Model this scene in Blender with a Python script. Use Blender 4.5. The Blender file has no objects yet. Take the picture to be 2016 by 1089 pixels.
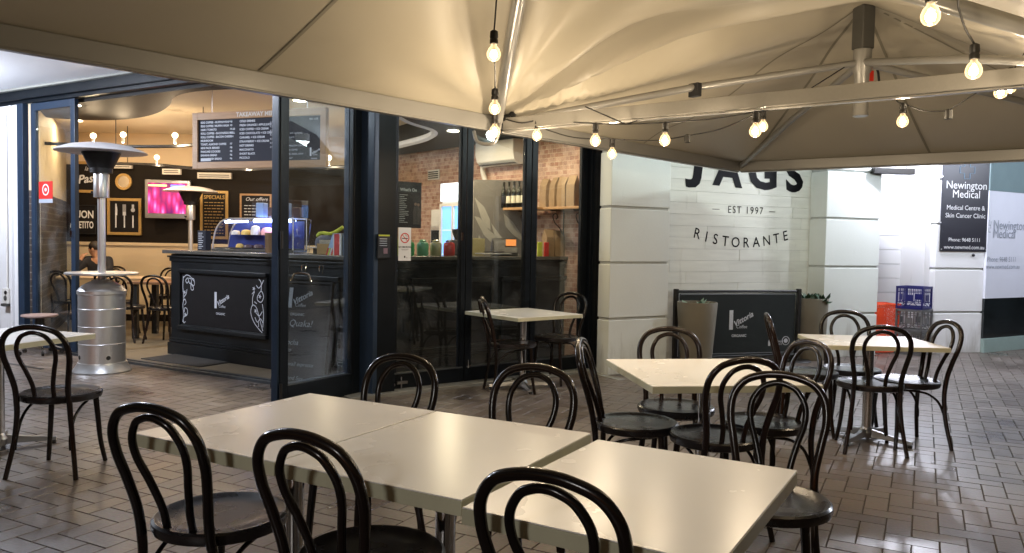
import bpy, math, random
from mathutils import Vector, Matrix, noise
random.seed(7)
S = bpy.context.scene
COL = S.collection
R = math.radians

# ------------------------------------------------------------------ camera
CAMZ = 1.413
cam_d = bpy.data.cameras.new('camera'); cam = bpy.data.objects.new('camera', cam_d); COL.objects.link(cam)
cam_d.sensor_width = 36; cam_d.lens = 36 * 1552 / 2016; cam_d.clip_start = 0.02; cam_d.clip_end = 400
_p, _r = R(-2.49), R(1.0)
_f = Vector((0, math.cos(_p), math.sin(_p))); _u = Vector((0, -math.sin(_p), math.cos(_p))); _x = Vector((1, 0, 0))
_rt = math.cos(_r) * _x + math.sin(_r) * _u; _up = -math.sin(_r) * _x + math.cos(_r) * _u
cam.matrix_world = Matrix(((_rt.x, _up.x, -_f.x, 0), (_rt.y, _up.y, -_f.y, 0), (_rt.z, _up.z, -_f.z, CAMZ), (0, 0, 0, 1)))
S.camera = cam
# ------------------------------------------------------------------ world: night sky
w = bpy.data.worlds.new('World'); S.world = w; w.use_nodes = True
nt = w.node_tree; bg = nt.nodes['Background']
sky = nt.nodes.new('ShaderNodeTexSky'); sky.sky_type = 'NISHITA'; sky.sun_disc = False
sky.sun_elevation = R(1.0); sky.sun_rotation = R(200); sky.air_density = 1.5
nt.links.new(sky.outputs[0], bg.inputs[0]); bg.inputs[1].default_value = 0.035
# ------------------------------------------------------------------ render / exposure
S.view_settings.view_transform = 'Standard'; S.view_settings.look = 'None'
S.view_settings.exposure = 0.9; S.view_settings.gamma = 1.0
S.cycles.use_denoising = True
S.cycles.max_bounces = 8; S.cycles.transparent_max_bounces = 24
S.cycles.caustics_reflective = False; S.cycles.caustics_refractive = False
S.cycles.sample_clamp_indirect = 4.0; S.cycles.blur_glossy = 0.5

# ------------------------------------------------------------------ lights (each sits in a fitting; the one behind the viewer is added)
def lamp(name, kind, loc, power, col, size=0.1, rot=None, spot=None):
    d = bpy.data.lights.new(name, kind); d.energy = power; d.color = col
    if kind == 'AREA':
        d.shape = 'DISK'; d.size = size
    else:
        d.shadow_soft_size = size
    if kind == 'SPOT':
        d.spot_size = R(spot or 120); d.spot_blend = 0.8
    o = bpy.data.objects.new(name, d); COL.objects.link(o); o.location = loc
    if rot: o.rotation_euler = rot
    return o
COOL = (0.88, 1.0, 0.96); COOLB = (0.82, 0.88, 1.0); WARM = (1.0, 0.79, 0.54); WARM2 = (1.0, 0.76, 0.48)
SOFFIT_LAMPS = [(-6.7, 7.9, 2.93, 210, COOLB), (-3.6, 6.3, 3.0, 55, COOLB), (2.9, 7.05, 3.02, 38, COOL), (0.2, 6.3, 3.02, 4, COOL), (5.2, 7.9, 3.02, 24, COOL), (5.15, 10.2, 2.92, 110, (0.86, 0.88, 1.0)), (8.3, 9.0, 3.02, 120, COOLB)]
DOWNLIGHTS = [(-5.3, 9.55, 2.965, 5), (-2.6, 9.6, 3.075, 30), (-4.3, 11.1, 3.075, 22), (-6.4, 11.6, 3.075, 15), (-0.75, 9.75, 2.765, 24), (0.25, 8.95, 2.765, 16)]

# ------------------------------------------------------------------ mesh helpers
class Fr:
    """wall frame: a runs to the viewer's right, b up, c out towards the viewer"""
    def __init__(s, x, y, deg, z=0.0):
        s.o = Vector((x, y, z)); t = R(deg); s.r = Vector((math.cos(t), math.sin(t), 0)); s.u = Vector((0, 0, 1))
        s.n = Vector((math.sin(t), -math.cos(t), 0)); s.deg = deg
    def p(s, a, b, c=0.0): return s.o + s.r * a + s.u * b + s.n * c
    def at(s, a, b=0, c=0, ddeg=0):
        q = s.p(a, b, c); return Fr(q.x, q.y, s.deg + ddeg, q.z)
WF = Fr(0, 0, 0)

class MB:
    def __init__(s): s.v = []; s.f = []
    def add(s, vs, fs):
        n = len(s.v); s.v += [Vector(v) for v in vs]; s.f += [tuple(i + n for i in f) for f in fs]; return s
    def box(s, fr, a0, a1, b0, b1, c0, c1):
        vs = [fr.p(a, b, c) for c in (c0, c1) for b in (b0, b1) for a in (a0, a1)]
        return s.add(vs, [(0, 2, 3, 1), (4, 5, 7, 6), (0, 1, 5, 4), (2, 6, 7, 3), (0, 4, 6, 2), (1, 3, 7, 5)])
    def boxw(s, x0, x1, y0, y1, z0, z1): return s.box(WF, x0, x1, z0, z1, -y1, -y0)
    def prism(s, fr, poly, c0, c1):
        n = len(poly); vs = [fr.p(a, b, c0) for a, b in poly] + [fr.p(a, b, c1) for a, b in poly]
        return s.add(vs, [tuple(range(n))[::-1], tuple(range(n, 2 * n))] + [(i, (i + 1) % n, n + (i + 1) % n, n + i) for i in range(n)])
    def slab(s, poly, z0, z1):
        n = len(poly); vs = [(x, y, z0) for x, y in poly] + [(x, y, z1) for x, y in poly]
        return s.add(vs, [tuple(range(n))[::-1], tuple(range(n, 2 * n))] + [(i, (i + 1) % n, n + (i + 1) % n, n + i) for i in range(n)])
    def quad(s, *q): return s.add(q, [tuple(range(len(q)))])
    def tube(s, pts, r, seg=8, closed=False, sq=None):
        pts = [Vector(p) for p in pts]; n = len(pts)
        rs = r if isinstance(r, (list, tuple)) else [r] * n
        tan = []
        for i in range(n):
            a = pts[(i - 1) % n] if (closed or i > 0) else pts[i]; b = pts[(i + 1) % n] if (closed or i < n - 1) else pts[i]
            tan.append((b - a).normalized())
        ref = Vector((0, 0, 1)) if abs(tan[0].z) < .9 else Vector((1, 0, 0))
        nx = tan[0].cross(ref).normalized(); vs = []
        for i in range(n):
            nx = (nx - tan[i] * nx.dot(tan[i])).normalized(); ny = tan[i].cross(nx)
            for k in range(seg):
                t = 2 * math.pi * (k + .5) / seg
                vs.append(pts[i] + (nx * math.cos(t) + ny * math.sin(t)) * rs[i])
        fs = []
        for i in range(n if closed else n - 1):
            j = (i + 1) % n
            for k in range(seg):
                k2 = (k + 1) % seg; fs.append((i * seg + k, i * seg + k2, j * seg + k2, j * seg + k))
        if not closed: fs += [tuple(range(seg))[::-1], tuple((n - 1) * seg + k for k in range(seg))]
        return s.add(vs, fs)
    def lathe(s, prof, c=(0, 0, 0), seg=24, sx=1.0, sy=1.0):
        vs = []; fs = []; c = Vector(c); n = len(prof)
        for r, z in prof:
            for k in range(seg):
                t = 2 * math.pi * k / seg; vs.append(c + Vector((max(r, .0002) * math.cos(t) * sx, max(r, .0002) * math.sin(t) * sy, z)))
        for i in range(n - 1):
            for k in range(seg):
                k2 = (k + 1) % seg; fs.append((i * seg + k, i * seg + k2, (i + 1) * seg + k2, (i + 1) * seg + k))
        if prof[0][0] > .001: fs.append(tuple(range(seg))[::-1])
        if prof[-1][0] > .001: fs.append(tuple((n - 1) * seg + k for k in range(seg)))
        return s.add(vs, fs)
    def ball(s, c, r, seg=12, sz=1.0, sx=1.0, sy=1.0):
        return s.lathe([(r * math.sin(math.pi * i / (seg // 2 + 1)), -r * sz * math.cos(math.pi * i / (seg // 2 + 1))) for i in range(seg // 2 + 2)], c, seg, sx, sy)
    def disc(s, fr, a, b, r, c0, c1, seg=24, r2=None):
        if r2 is None: return s.prism(fr, [(a + r * math.cos(2 * math.pi * k / seg), b + r * math.sin(2 * math.pi * k / seg)) for k in range(seg)], c0, c1)
        vs = []; fs = []
        for k in range(seg):
            t = 2 * math.pi * k / seg
            for rr, cc in ((r, c0), (r, c1), (r2, c1), (r2, c0)): vs.append(fr.p(a + rr * math.cos(t), b + rr * math.sin(t), cc))
        for k in range(seg):
            j = (k + 1) % seg
            for m in range(4): fs.append((k * 4 + m, j * 4 + m, j * 4 + (m + 1) % 4, k * 4 + (m + 1) % 4))
        return s.add(vs, fs)

def crom(pts, k=6, closed=False):
    P = [Vector(p) for p in pts]; n = len(P); out = []
    for i in range(n if closed else n - 1):
        if closed: a, b, c, d = P[(i - 1) % n], P[i], P[(i + 1) % n], P[(i + 2) % n]
        else: a, b, c, d = P[max(i - 1, 0)], P[i], P[i + 1], P[min(i + 2, n - 1)]
        for j in range(k):
            t = j / k; out.append(.5 * ((2 * b) + (c - a) * t + (2 * a - 5 * b + 4 * c - d) * t * t + (3 * b - a - 3 * c + d) * t ** 3))
    if not closed: out.append(P[-1])
    return out

MW = {}
def link(name, data, parent=None):
    o = bpy.data.objects.new(name, data); COL.objects.link(o)
    if parent is not None: o.parent = parent
    return o
def put(name, mb, m, parent=None, smooth=False, bevel=0.0, ang=35, label=None):
    inv = MW[parent.name].inverted() if parent is not None and parent.name in MW else Matrix()
    me = bpy.data.meshes.new(name); me.from_pydata([inv @ v for v in mb.v], [], mb.f); me.update(); me.validate()
    me.materials.append(m)
    if smooth:
        me.polygons.foreach_set('use_smooth', [True] * len(me.polygons)); me.set_sharp_from_angle(angle=R(ang))
    o = link(name, me, parent)
    if parent is not None and parent.name in MW: MW[o.name] = MW[parent.name]
    if bevel:
        b = o.modifiers.new('bevel', 'BEVEL'); b.width = bevel; b.segments = 2; b.limit_method = 'ANGLE'; b.angle_limit = R(40)
    if label: o['label'] = label
    return o
def thing(name, label, cat, loc=(0, 0, 0), group=None, rz=0.0):
    o = bpy.data.objects.new(name, None); COL.objects.link(o); o.location = loc; o.rotation_euler = (0, 0, rz); o.empty_display_size = .1
    MW[o.name] = Matrix.Translation(Vector(loc)) @ Matrix.Rotation(rz, 4, 'Z')
    o['label'] = label; o['category'] = cat
    if group: o['group'] = group
    return o
def tag(o, label, cat, group=None):
    o['label'] = label; o['category'] = cat
    if group: o['group'] = group
    return o
def struct(name, mb, m, kind='structure', **k):
    o = put(name, mb, m, **k); o['kind'] = kind; return o
def dup(root, loc, rz, label=None, group=None):
    r = root.copy(); COL.objects.link(r); r.location = loc; r.rotation_euler = (0, 0, rz)
    MW[r.name] = Matrix.Translation(Vector(loc)) @ Matrix.Rotation(rz, 4, 'Z')
    if label: r['label'] = label
    if group: r['group'] = group
    for ch in list(root.children):
        c = ch.copy(); COL.objects.link(c); c.parent = r
        for g in list(ch.children):
            d = g.copy(); COL.objects.link(d); d.parent = c
    return r

# ------------------------------------------------------------------ text
_tc = {}
def text_geo(body, size, bold=0.0, spacing=1.0, shear=0.0, align='CENTER'):
    key = (body, size, bold, spacing, shear, align)
    if key in _tc: return _tc[key]
    cu = bpy.data.curves.new('t', 'FONT'); cu.body = body; cu.size = size; cu.offset = bold; cu.space_character = spacing
    cu.shear = shear; cu.align_x = align; cu.align_y = 'CENTER'; cu.resolution_u = 3; cu.space_line = 1.0
    o = bpy.data.objects.new('t', cu); COL.objects.link(o); bpy.context.view_layer.update()
    me = bpy.data.meshes.new_from_object(o.evaluated_get(bpy.context.evaluated_depsgraph_get()))
    g = ([tuple(v.co) for v in me.vertices], [tuple(p.vertices) for p in me.polygons])
    bpy.data.objects.remove(o); bpy.data.curves.remove(cu); bpy.data.meshes.remove(me)
    _tc[key] = g; return g
def write(mb, fr, body, a, b, size, c=0.002, rot=0.0, mirror=False, sx=1.0, **k):
    vs, fs = text_geo(body, size, **k); t = R(rot); ct, st = math.cos(t), math.sin(t)
    n = len(mb.v); sgn = -1 if mirror else 1
    for x, y, z in vs:
        x *= sx
        mb.v.append(fr.p(a + sgn * (x * ct - y * st), b + x * st + y * ct, c))
    mb.f += [tuple(i + n for i in (f[::-1] if mirror else f)) for f in fs]; return mb
def stroke(mb, fr, pts, wd, c=0.002, k=5):
    """a chalk / paint line lying flat on a wall frame"""
    P = crom([Vector((a, b, 0)) for a, b in pts], k); n = len(P); vs = []
    for i in range(n):
        t = (P[min(i + 1, n - 1)] - P[max(i - 1, 0)]).normalized(); q = Vector((-t.y, t.x, 0)) * wd / 2
        for s in (1, -1): vs.append(fr.p((P[i] + q * s).x, (P[i] + q * s).y, c))
    return mb.add(vs, [(2 * i, 2 * i + 1, 2 * i + 3, 2 * i + 2) for i in range(n - 1)])

# ------------------------------------------------------------------ materials
def mat(name, col, rough=.5, metal=0.0, var=.12, scale=6.0, bump=0.0, bscale=40.0, spec=.5, rvar=.0, coat=0.0, coord='Object', stretch=(1, 1, 1), sheen=0.0, trans=0.0):
    m = bpy.data.materials.new(name); m.use_nodes = True; n = m.node_tree; L = n.links.new; b = n.nodes['Principled BSDF']
    b.inputs['Metallic'].default_value = metal; b.inputs['Specular IOR Level'].default_value = spec; b.inputs['Coat Weight'].default_value = coat
    tc = n.nodes.new('ShaderNodeTexCoord'); mp = n.nodes.new('ShaderNodeMapping'); mp.inputs['Scale'].default_value = stretch
    L(tc.outputs[coord], mp.inputs[0])
    nz = n.nodes.new('ShaderNodeTexNoise'); nz.inputs['Scale'].default_value = scale; nz.inputs['Detail'].default_value = 5; L(mp.outputs[0], nz.inputs['Vector'])
    mx = n.nodes.new('ShaderNodeMix'); mx.data_type = 'RGBA'
    c = col; mx.inputs[6].default_value = (c[0] * (1 - var), c[1] * (1 - var), c[2] * (1 - var), 1); mx.inputs[7].default_value = (min(c[0] * (1 + var), 1), min(c[1] * (1 + var), 1), min(c[2] * (1 + var), 1), 1)
    L(nz.outputs['Fac'], mx.inputs[0]); L(mx.outputs[2], b.inputs['Base Color'])
    mr = n.nodes.new('ShaderNodeMapRange'); mr.inputs[1].default_value = .15; mr.inputs[2].default_value = .85; mr.interpolation_type = 'SMOOTHSTEP'
    mr.inputs[3].default_value = max(rough - rvar, .02); mr.inputs[4].default_value = min(rough + rvar, 1)
    L(nz.outputs['Fac'], mr.inputs[0]); L(mr.outputs[0], b.inputs['Roughness'])
    if bump:
        n2 = n.nodes.new('ShaderNodeTexNoise'); n2.inputs['Scale'].default_value = bscale; n2.inputs['Detail'].default_value = 4; L(mp.outputs[0], n2.inputs['Vector'])
        bp = n.nodes.new('ShaderNodeBump'); bp.inputs['Strength'].default_value = bump; bp.inputs['Distance'].default_value = .01
        L(n2.outputs['Fac'], bp.inputs['Height']); L(bp.outputs[0], b.inputs['Normal'])
    if trans:
        tl = n.nodes.new('ShaderNodeBsdfTranslucent'); tl.inputs[0].default_value = (*col, 1); ms = n.nodes.new('ShaderNodeMixShader'); ms.inputs[0].default_value = trans
        out = n.nodes['Material Output']; L(b.outputs[0], ms.inputs[1]); L(tl.outputs[0], ms.inputs[2]); L(ms.outputs[0], out.inputs[0])
    m['b'] = 1
    return m
def emit(name, col, st):
    m = bpy.data.materials.new(name); m.use_nodes = True; n = m.node_tree; b = n.nodes['Principled BSDF']
    b.inputs['Base Color'].default_value = (*col, 1); b.inputs['Emission Color'].default_value = (*col, 1); b.inputs['Emission Strength'].default_value = st
    return m
def glass(name, tint=(1, 1, 1), refl=1.0, rough=0.0, ior=1.5):
    m = bpy.data.materials.new(name); m.use_nodes = True; n = m.node_tree; L = n.links.new; n.nodes.remove(n.nodes['Principled BSDF'])
    t = n.nodes.new('ShaderNodeBsdfTransparent'); t.inputs[0].default_value = (*tint, 1)
    g = n.nodes.new('ShaderNodeBsdfGlossy'); g.inputs['Roughness'].default_value = rough; g.inputs[0].default_value = (.95, .97, 1, 1)
    fr = n.nodes.new('ShaderNodeLayerWeight'); fr.inputs[0].default_value = .5
    pw = n.nodes.new('ShaderNodeMath'); pw.operation = 'POWER'; pw.inputs[1].default_value = 4.5; L(fr.outputs['Facing'], pw.inputs[0])
    mu = n.nodes.new('ShaderNodeMath'); mu.operation = 'MULTIPLY_ADD'; mu.inputs[1].default_value = .9; mu.inputs[2].default_value = .035 * refl; mu.use_clamp = True
    ms = n.nodes.new('ShaderNodeMixShader'); L(pw.outputs[0], mu.inputs[0]); L(mu.outputs[0], ms.inputs[0]); L(t.outputs[0], ms.inputs[1]); L(g.outputs[0], ms.inputs[2])
    tc = n.nodes.new('ShaderNodeTexCoord'); nz = n.nodes.new('ShaderNodeTexNoise'); nz.inputs['Scale'].default_value = 4; nz.inputs['Detail'].default_value = 7; L(tc.outputs['Object'], nz.inputs['Vector'])
    mr = n.nodes.new('ShaderNodeMapRange'); mr.inputs[1].default_value = .45; mr.inputs[2].default_value = .8; mr.inputs[3].default_value = .004; mr.inputs[4].default_value = .06; L(nz.outputs['Fac'], mr.inputs[0])
    df = n.nodes.new('ShaderNodeBsdfDiffuse'); df.inputs[0].default_value = (.6, .62, .65, 1); m2 = n.nodes.new('ShaderNodeMixShader'); L(mr.outputs[0], m2.inputs[0]); L(ms.outputs[0], m2.inputs[1]); L(df.outputs[0], m2.inputs[2])
    L(m2.outputs[0], n.nodes['Material Output'].inputs[0]); return m

M = {}
M['chair'] = mat('black_brown_lacquer', (.007, .005, .0045), .21, var=.5, scale=3, rvar=.03, spec=.42, bump=.04, bscale=25)
def brownish(m):
    n = m.node_tree; b = n.nodes['Principled BSDF']; src = b.inputs['Base Color'].links[0].from_socket; oi = n.nodes.new('ShaderNodeObjectInfo'); mx = n.nodes.new('ShaderNodeMix'); mx.data_type = 'RGBA'
    mr = n.nodes.new('ShaderNodeMapRange'); mr.inputs[1].default_value = .3; mr.inputs[4].default_value = .8; n.links.new(oi.outputs['Random'], mr.inputs[0]); n.links.new(mr.outputs[0], mx.inputs[0]); n.links.new(src, mx.inputs[6]); mx.inputs[7].default_value = (.018, .009, .007, 1); n.links.new(mx.outputs[2], b.inputs['Base Color'])
brownish(M['chair'])
M['seat'] = mat('black_seat_lacquer', (.014, .012, .013), .27, var=.4, scale=5, rvar=.07, spec=.5, bump=.06, bscale=14)
M['laminate'] = mat('cream_laminate', (.84, .82, .78), .27, var=.025, scale=2.5, rvar=.012, spec=.4)
M['edge'] = mat('cream_table_edging', (.52, .51, .37), .42, var=.22, scale=7, stretch=(1, 1, .2))
M['chrome'] = mat('polished_metal', (.62, .62, .62), .13, 1, var=.05, rvar=.05)
M['steel'] = mat('brushed_stainless', (.74, .74, .75), .36, .85, var=.12, scale=5, rvar=.08, stretch=(1, 1, .15), bump=.05, bscale=9)
M['castmetal'] = mat('dull_cast_metal', (.35, .35, .36), .35, 1, var=.15)
M['darksteel'] = mat('dark_grey_metal', (.03, .03, .032), .45, .6, var=.2)
M['navy'] = mat('navy_blue_aluminium', (.018, .032, .058), .38, spec=.3, var=.15, scale=3, rvar=.05)
M['blackframe'] = mat('charcoal_aluminium', (.0045, .0068, .010), .38, spec=.22, var=.2, scale=3, rvar=.05)
M['track'] = mat('grey_door_track', (.09, .10, .11), .35, .6, var=.2)
M['plaster'] = mat('white_painted_render', (.70, .73, .70), .6, var=.09, scale=1.1, bump=.12, bscale=60)
M['plaster2'] = mat('white_painted_block', (.78, .78, .80), .6, var=.04, scale=2, bump=.1, bscale=60)
M['greyplaster'] = mat('grey_weathered_render', (.27, .275, .25), .7, var=.15, scale=3, bump=.15, bscale=60)
def grime(m, z0=.5, col=(.25, .23, .19)):
    n = m.node_tree; L = n.links.new; b = n.nodes['Principled BSDF']; src = b.inputs['Base Color'].links[0].from_socket
    g = n.nodes.new('ShaderNodeNewGeometry'); sp = n.nodes.new('ShaderNodeSeparateXYZ'); L(g.outputs['Position'], sp.inputs[0]); mp = n.nodes.new('ShaderNodeMapping'); mp.inputs['Scale'].default_value = (5, 5, .9); L(g.outputs['Position'], mp.inputs[0])
    nz = n.nodes.new('ShaderNodeTexNoise'); nz.inputs['Scale'].default_value = 1.6; nz.inputs['Detail'].default_value = 7; nz.inputs['Roughness'].default_value = .65; L(mp.outputs[0], nz.inputs['Vector'])
    mr = n.nodes.new('ShaderNodeMapRange'); mr.inputs[1].default_value = z0; mr.inputs[2].default_value = 0; mr.inputs[3].default_value = -.14; mr.inputs[4].default_value = .16; L(sp.outputs[2], mr.inputs[0])
    ad = n.nodes.new('ShaderNodeMath'); L(nz.outputs['Fac'], ad.inputs[0]); L(mr.outputs[0], ad.inputs[1]); m2 = n.nodes.new('ShaderNodeMapRange'); m2.inputs[1].default_value = .50; m2.inputs[2].default_value = .75; m2.inputs[4].default_value = .55; L(ad.outputs[0], m2.inputs[0])
    mx = n.nodes.new('ShaderNodeMix'); mx.data_type = 'RGBA'; mx.inputs[7].default_value = (*col, 1); L(m2.outputs[0], mx.inputs[0]); L(src, mx.inputs[6]); L(mx.outputs[2], b.inputs['Base Color'])
grime(M['plaster']); grime(M['plaster2'])
M['groove'] = mat('groove_shadow_paint', (.46, .47, .45), .8, var=.15, scale=20)
M['soffit'] = mat('white_soffit_board', (.80, .82, .86), .6, var=.02)
M['interior_white'] = mat('cream_wall_paint', (.70, .56, .38), .6, var=.05, scale=1)
M['ceil'] = mat('cream_ceiling_paint', (.74, .64, .48), .7, var=.1, scale=.7)
M['darkwall'] = mat('dark_brown_wall', (.012, .009, .007), .6, spec=.15, var=.2, scale=2)
M['bulkhead'] = mat('dark_bronze_panel', (.008, .0055, .004), .55, var=.3, scale=1.2, stretch=(1, 3, 1), spec=.2)
M['teal'] = mat('dark_teal_wall', (.06, .085, .085), .6, var=.1)
M['floor_in'] = mat('beige_tile_floor', (.22, .18, .125), .4, var=.15, scale=2.5, rvar=.1)
M['counterblack'] = mat('black_counter_paint', (.008, .010, .012), .40, spec=.3, var=.25, scale=4, rvar=.08)
M['countertop'] = mat('dark_stone_top', (.10, .095, .085), .25, var=.3, scale=20)
M['chalk'] = mat('white_chalk_paint', (.62, .65, .72), .9, var=.25, scale=60)
M['whiteink'] = mat('white_print', (.78, .78, .80), .6, var=.03)
M['blackink'] = mat('black_print', (.003, .003, .004), .6, var=.1, spec=.1)
M['greyink'] = mat('grey_film_lettering', (.34, .37, .44), .5, var=.05)
M['goldframe'] = mat('gold_wood_frame', (.50, .33, .12), .35, .3, var=.2, scale=30)
M['woodframe'] = mat('oak_wood', (.40, .23, .11), .45, var=.25, scale=6, stretch=(1, 1, 8))
M['blackboard'] = mat('blackboard', (.010, .009, .010), .6, spec=.2, var=.3, scale=10)
M['menuboard'] = mat('slate_menu_board', (.022, .024, .036), .55, spec=.2, var=.2, scale=2)
M['glass'] = glass('clear_door_glass', (.86, .9, .9), 1.6)
M['glass2'] = glass('shopfront_glass', (.72, .78, .78), 1.9)
M['glass3'] = glass('display_glass', (.93, .96, 1), 1.2)
M['whiteplastic'] = mat('white_plastic', (.72, .70, .66), .4, var=.03)
M['fabric'] = mat('cream_canopy_canvas', (.45, .41, .325), .42, var=.07, scale=1.1, bump=.12, bscale=5, spec=.35, rvar=.04)
M['seam'] = mat('grey_canopy_seam', (.24, .22, .17), .7, var=.1)
M['whitealu'] = mat('white_powdercoat_metal', (.27, .265, .25), .30, .25, var=.05, scale=3, rvar=.0)
M['whitealu_dirty'] = mat('stained_white_metal', (.40, .385, .35), .25, .3, var=.06, scale=70, rvar=.0)
M['greyalu'] = mat('grey_metal', (.12, .12, .115), .35, .5, var=.15)
M['cable'] = mat('black_rubber', (.010, .009, .008), .5, var=.2)
M['concrete_pot'] = mat('taupe_concrete_pot', (.19, .17, .13), .7, var=.12, scale=3, bump=.1)
M['leaf'] = mat('dark_green_leaf', (.05, .10, .06), .35, var=.4, scale=12)
M['leafpale'] = mat('pale_green_leaf', (.22, .34, .27), .4, var=.25, scale=12)
M['soil'] = mat('potting_soil', (.03, .022, .015), .9, var=.3, scale=30)
M['canvas'] = mat('black_banner_canvas', (.012, .018, .020), .6, var=.3, scale=2, bump=.1, bscale=90)
M['bluecrate'] = mat('blue_crate_plastic', (.010, .011, .13), .4, var=.1)
M['greycrate'] = mat('grey_crate_plastic', (.13, .13, .135), .5, var=.2)
M['orange'] = mat('orange_basket_plastic', (.85, .10, .03), .45, var=.05)
M['signblack'] = mat('black_sign_panel', (.016, .016, .024), .4, var=.1)
M['signblue'] = mat('slate_blue_print', (.08, .13, .18), .5, var=.05)
M['tealglass'] = mat('teal_window_film', (.18, .25, .265), .35, var=.08)
M['darkwindow'] = mat('dark_shop_glass', (.012, .016, .018), .08, var=.8, scale=2.5, spec=.8)
M['red'] = mat('red_print', (.55, .025, .02), .5, var=.05)
M['kraft'] = mat('kraft_paper', (.27, .18, .10), .75, var=.3, scale=9, bump=.3, bscale=14)
M['bottle'] = mat('dark_bottle_glass', (.006, .007, .005), .08, var=.2, spec=.8)
M['labelpaper'] = mat('cream_label_paper', (.62, .60, .50), .6, var=.05)
M['skin'] = mat('skin', (.46, .25, .16), .5, var=.08, scale=10)
M['jacket'] = mat('dark_jacket_cloth', (.012, .013, .020), .8, var=.2)
M['hair'] = mat('dark_brown_hair', (.02, .012, .008), .6, var=.3, scale=40)
M['trouser'] = mat('dark_trouser_cloth', (.02, .02, .025), .8, var=.2)
M['darkwood'] = mat('dark_table_wood', (.22, .11, .05), .35, var=.25, scale=5, stretch=(1, 6, 1))
M['chairbrown'] = mat('brown_bentwood', (.05, .022, .012), .3, var=.3, scale=5)
M['cake_a'] = mat('yellow_cake', (.7, .45, .1), .6); M['cake_b'] = mat('pink_cake', (.7, .3, .25), .6); M['cake_c'] = mat('cream_cake', (.7, .62, .5), .6); M['cake_d'] = mat('chocolate_cake', (.08, .04, .03), .5)
M['mat_rubber'] = mat('dark_door_mat', (.03, .028, .027), .9, var=.2, scale=30, bump=.4, bscale=120)
M['paper_blue'] = mat('pale_blue_print', (.30, .42, .62), .5); M['hivis'] = mat('yellow_green_cloth', (.55, .62, .06), .7); M['greycloth'] = mat('grey_cloth', (.14, .15, .19), .8)

def paver_mat():
    m = bpy.data.materials.new('brick_pavers'); m.use_nodes = True; n = m.node_tree; L = n.links.new; b = n.nodes['Principled BSDF']
    g = n.nodes.new('ShaderNodeNewGeometry'); tc = n.nodes.new('ShaderNodeTexCoord')
    cr = n.nodes.new('ShaderNodeValToRGB'); e = cr.color_ramp.elements; e[0].color = (.112, .088, .072, 1); e[1].color = (.156, .130, .112, 1)
    x = e.new(.5); x.color = (.134, .107, .090, 1)
    L(g.outputs['Random Per Island'], cr.inputs[0])
    nz = n.nodes.new('ShaderNodeTexNoise'); nz.inputs['Scale'].default_value = 1.1; nz.inputs['Detail'].default_value = 6; L(tc.outputs['Object'], nz.inputs['Vector'])
    st = n.nodes.new('ShaderNodeValToRGB'); st.color_ramp.elements[0].position = .36; st.color_ramp.elements[0].color = (.72, .70, .68, 1); st.color_ramp.elements[1].position = .62; st.color_ramp.elements[1].color = (1.12, 1.1, 1.1, 1); L(nz.outputs['Fac'], st.inputs[0])
    f2 = n.nodes.new('ShaderNodeTexNoise'); f2.inputs['Scale'].default_value = 55; f2.inputs['Detail'].default_value = 5; L(tc.outputs['Object'], f2.inputs['Vector'])
    mx = n.nodes.new('ShaderNodeMix'); mx.data_type = 'RGBA'; mx.blend_type = 'MULTIPLY'; mx.inputs[0].default_value = 1; L(cr.outputs[0], mx.inputs[6]); L(st.outputs[0], mx.inputs[7])
    m2 = n.nodes.new('ShaderNodeMix'); m2.data_type = 'RGBA'; m2.blend_type = 'OVERLAY'; m2.inputs[0].default_value = .35; L(mx.outputs[2], m2.inputs[6]); L(f2.outputs['Color'], m2.inputs[7])
    hs = n.nodes.new('ShaderNodeHueSaturation'); hs.inputs['Saturation'].default_value = .9; L(m2.outputs[2], hs.inputs['Color'])
    vo = n.nodes.new('ShaderNodeTexVoronoi'); vo.inputs['Scale'].default_value = 1.7; L(tc.outputs['Object'], vo.inputs['Vector']); sg = n.nodes.new('ShaderNodeMapRange'); sg.inputs[1].default_value = .030; sg.inputs[2].default_value = .045; sg.inputs[3].default_value = .55; sg.inputs[4].default_value = 0; L(vo.outputs['Distance'], sg.inputs[0])
    gm = n.nodes.new('ShaderNodeMix'); gm.data_type = 'RGBA'; gm.inputs[7].default_value = (.035, .03, .028, 1); L(sg.outputs[0], gm.inputs[0]); L(hs.outputs[0], gm.inputs[6])
    n3 = n.nodes.new('ShaderNodeTexNoise'); n3.inputs['Scale'].default_value = .9; n3.inputs['Detail'].default_value = 8; n3.inputs['Roughness'].default_value = .7; L(tc.outputs['Object'], n3.inputs['Vector']); s3 = n.nodes.new('ShaderNodeMapRange'); s3.inputs[1].default_value = .56; s3.inputs[2].default_value = .68; s3.inputs[3].default_value = 0; s3.inputs[4].default_value = .5; L(n3.outputs['Fac'], s3.inputs[0])
    g2 = n.nodes.new('ShaderNodeMix'); g2.data_type = 'RGBA'; g2.inputs[7].default_value = (.055, .043, .036, 1); L(s3.outputs[0], g2.inputs[0]); L(gm.outputs[2], g2.inputs[6]); L(g2.outputs[2], b.inputs['Base Color'])
    ad = n.nodes.new('ShaderNodeMath'); ad.operation = 'MULTIPLY_ADD'; ad.inputs[1].default_value = .12; L(g.outputs['Random Per Island'], ad.inputs[0])
    mr = n.nodes.new('ShaderNodeMapRange'); mr.inputs[1].default_value = .3; mr.inputs[2].default_value = .7; mr.inputs[3].default_value = .22; mr.inputs[4].default_value = .42; L(nz.outputs['Fac'], mr.inputs[0]); L(mr.outputs[0], ad.inputs[2]); L(ad.outputs[0], b.inputs['Roughness'])
    bp = n.nodes.new('ShaderNodeBump'); bp.inputs['Strength'].default_value = .35; bp.inputs['Distance'].default_value = .004; L(f2.outputs['Fac'], bp.inputs['Height']); L(bp.outputs[0], b.inputs['Normal'])
    b.inputs['Specular IOR Level'].default_value = .6
    return m
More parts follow.
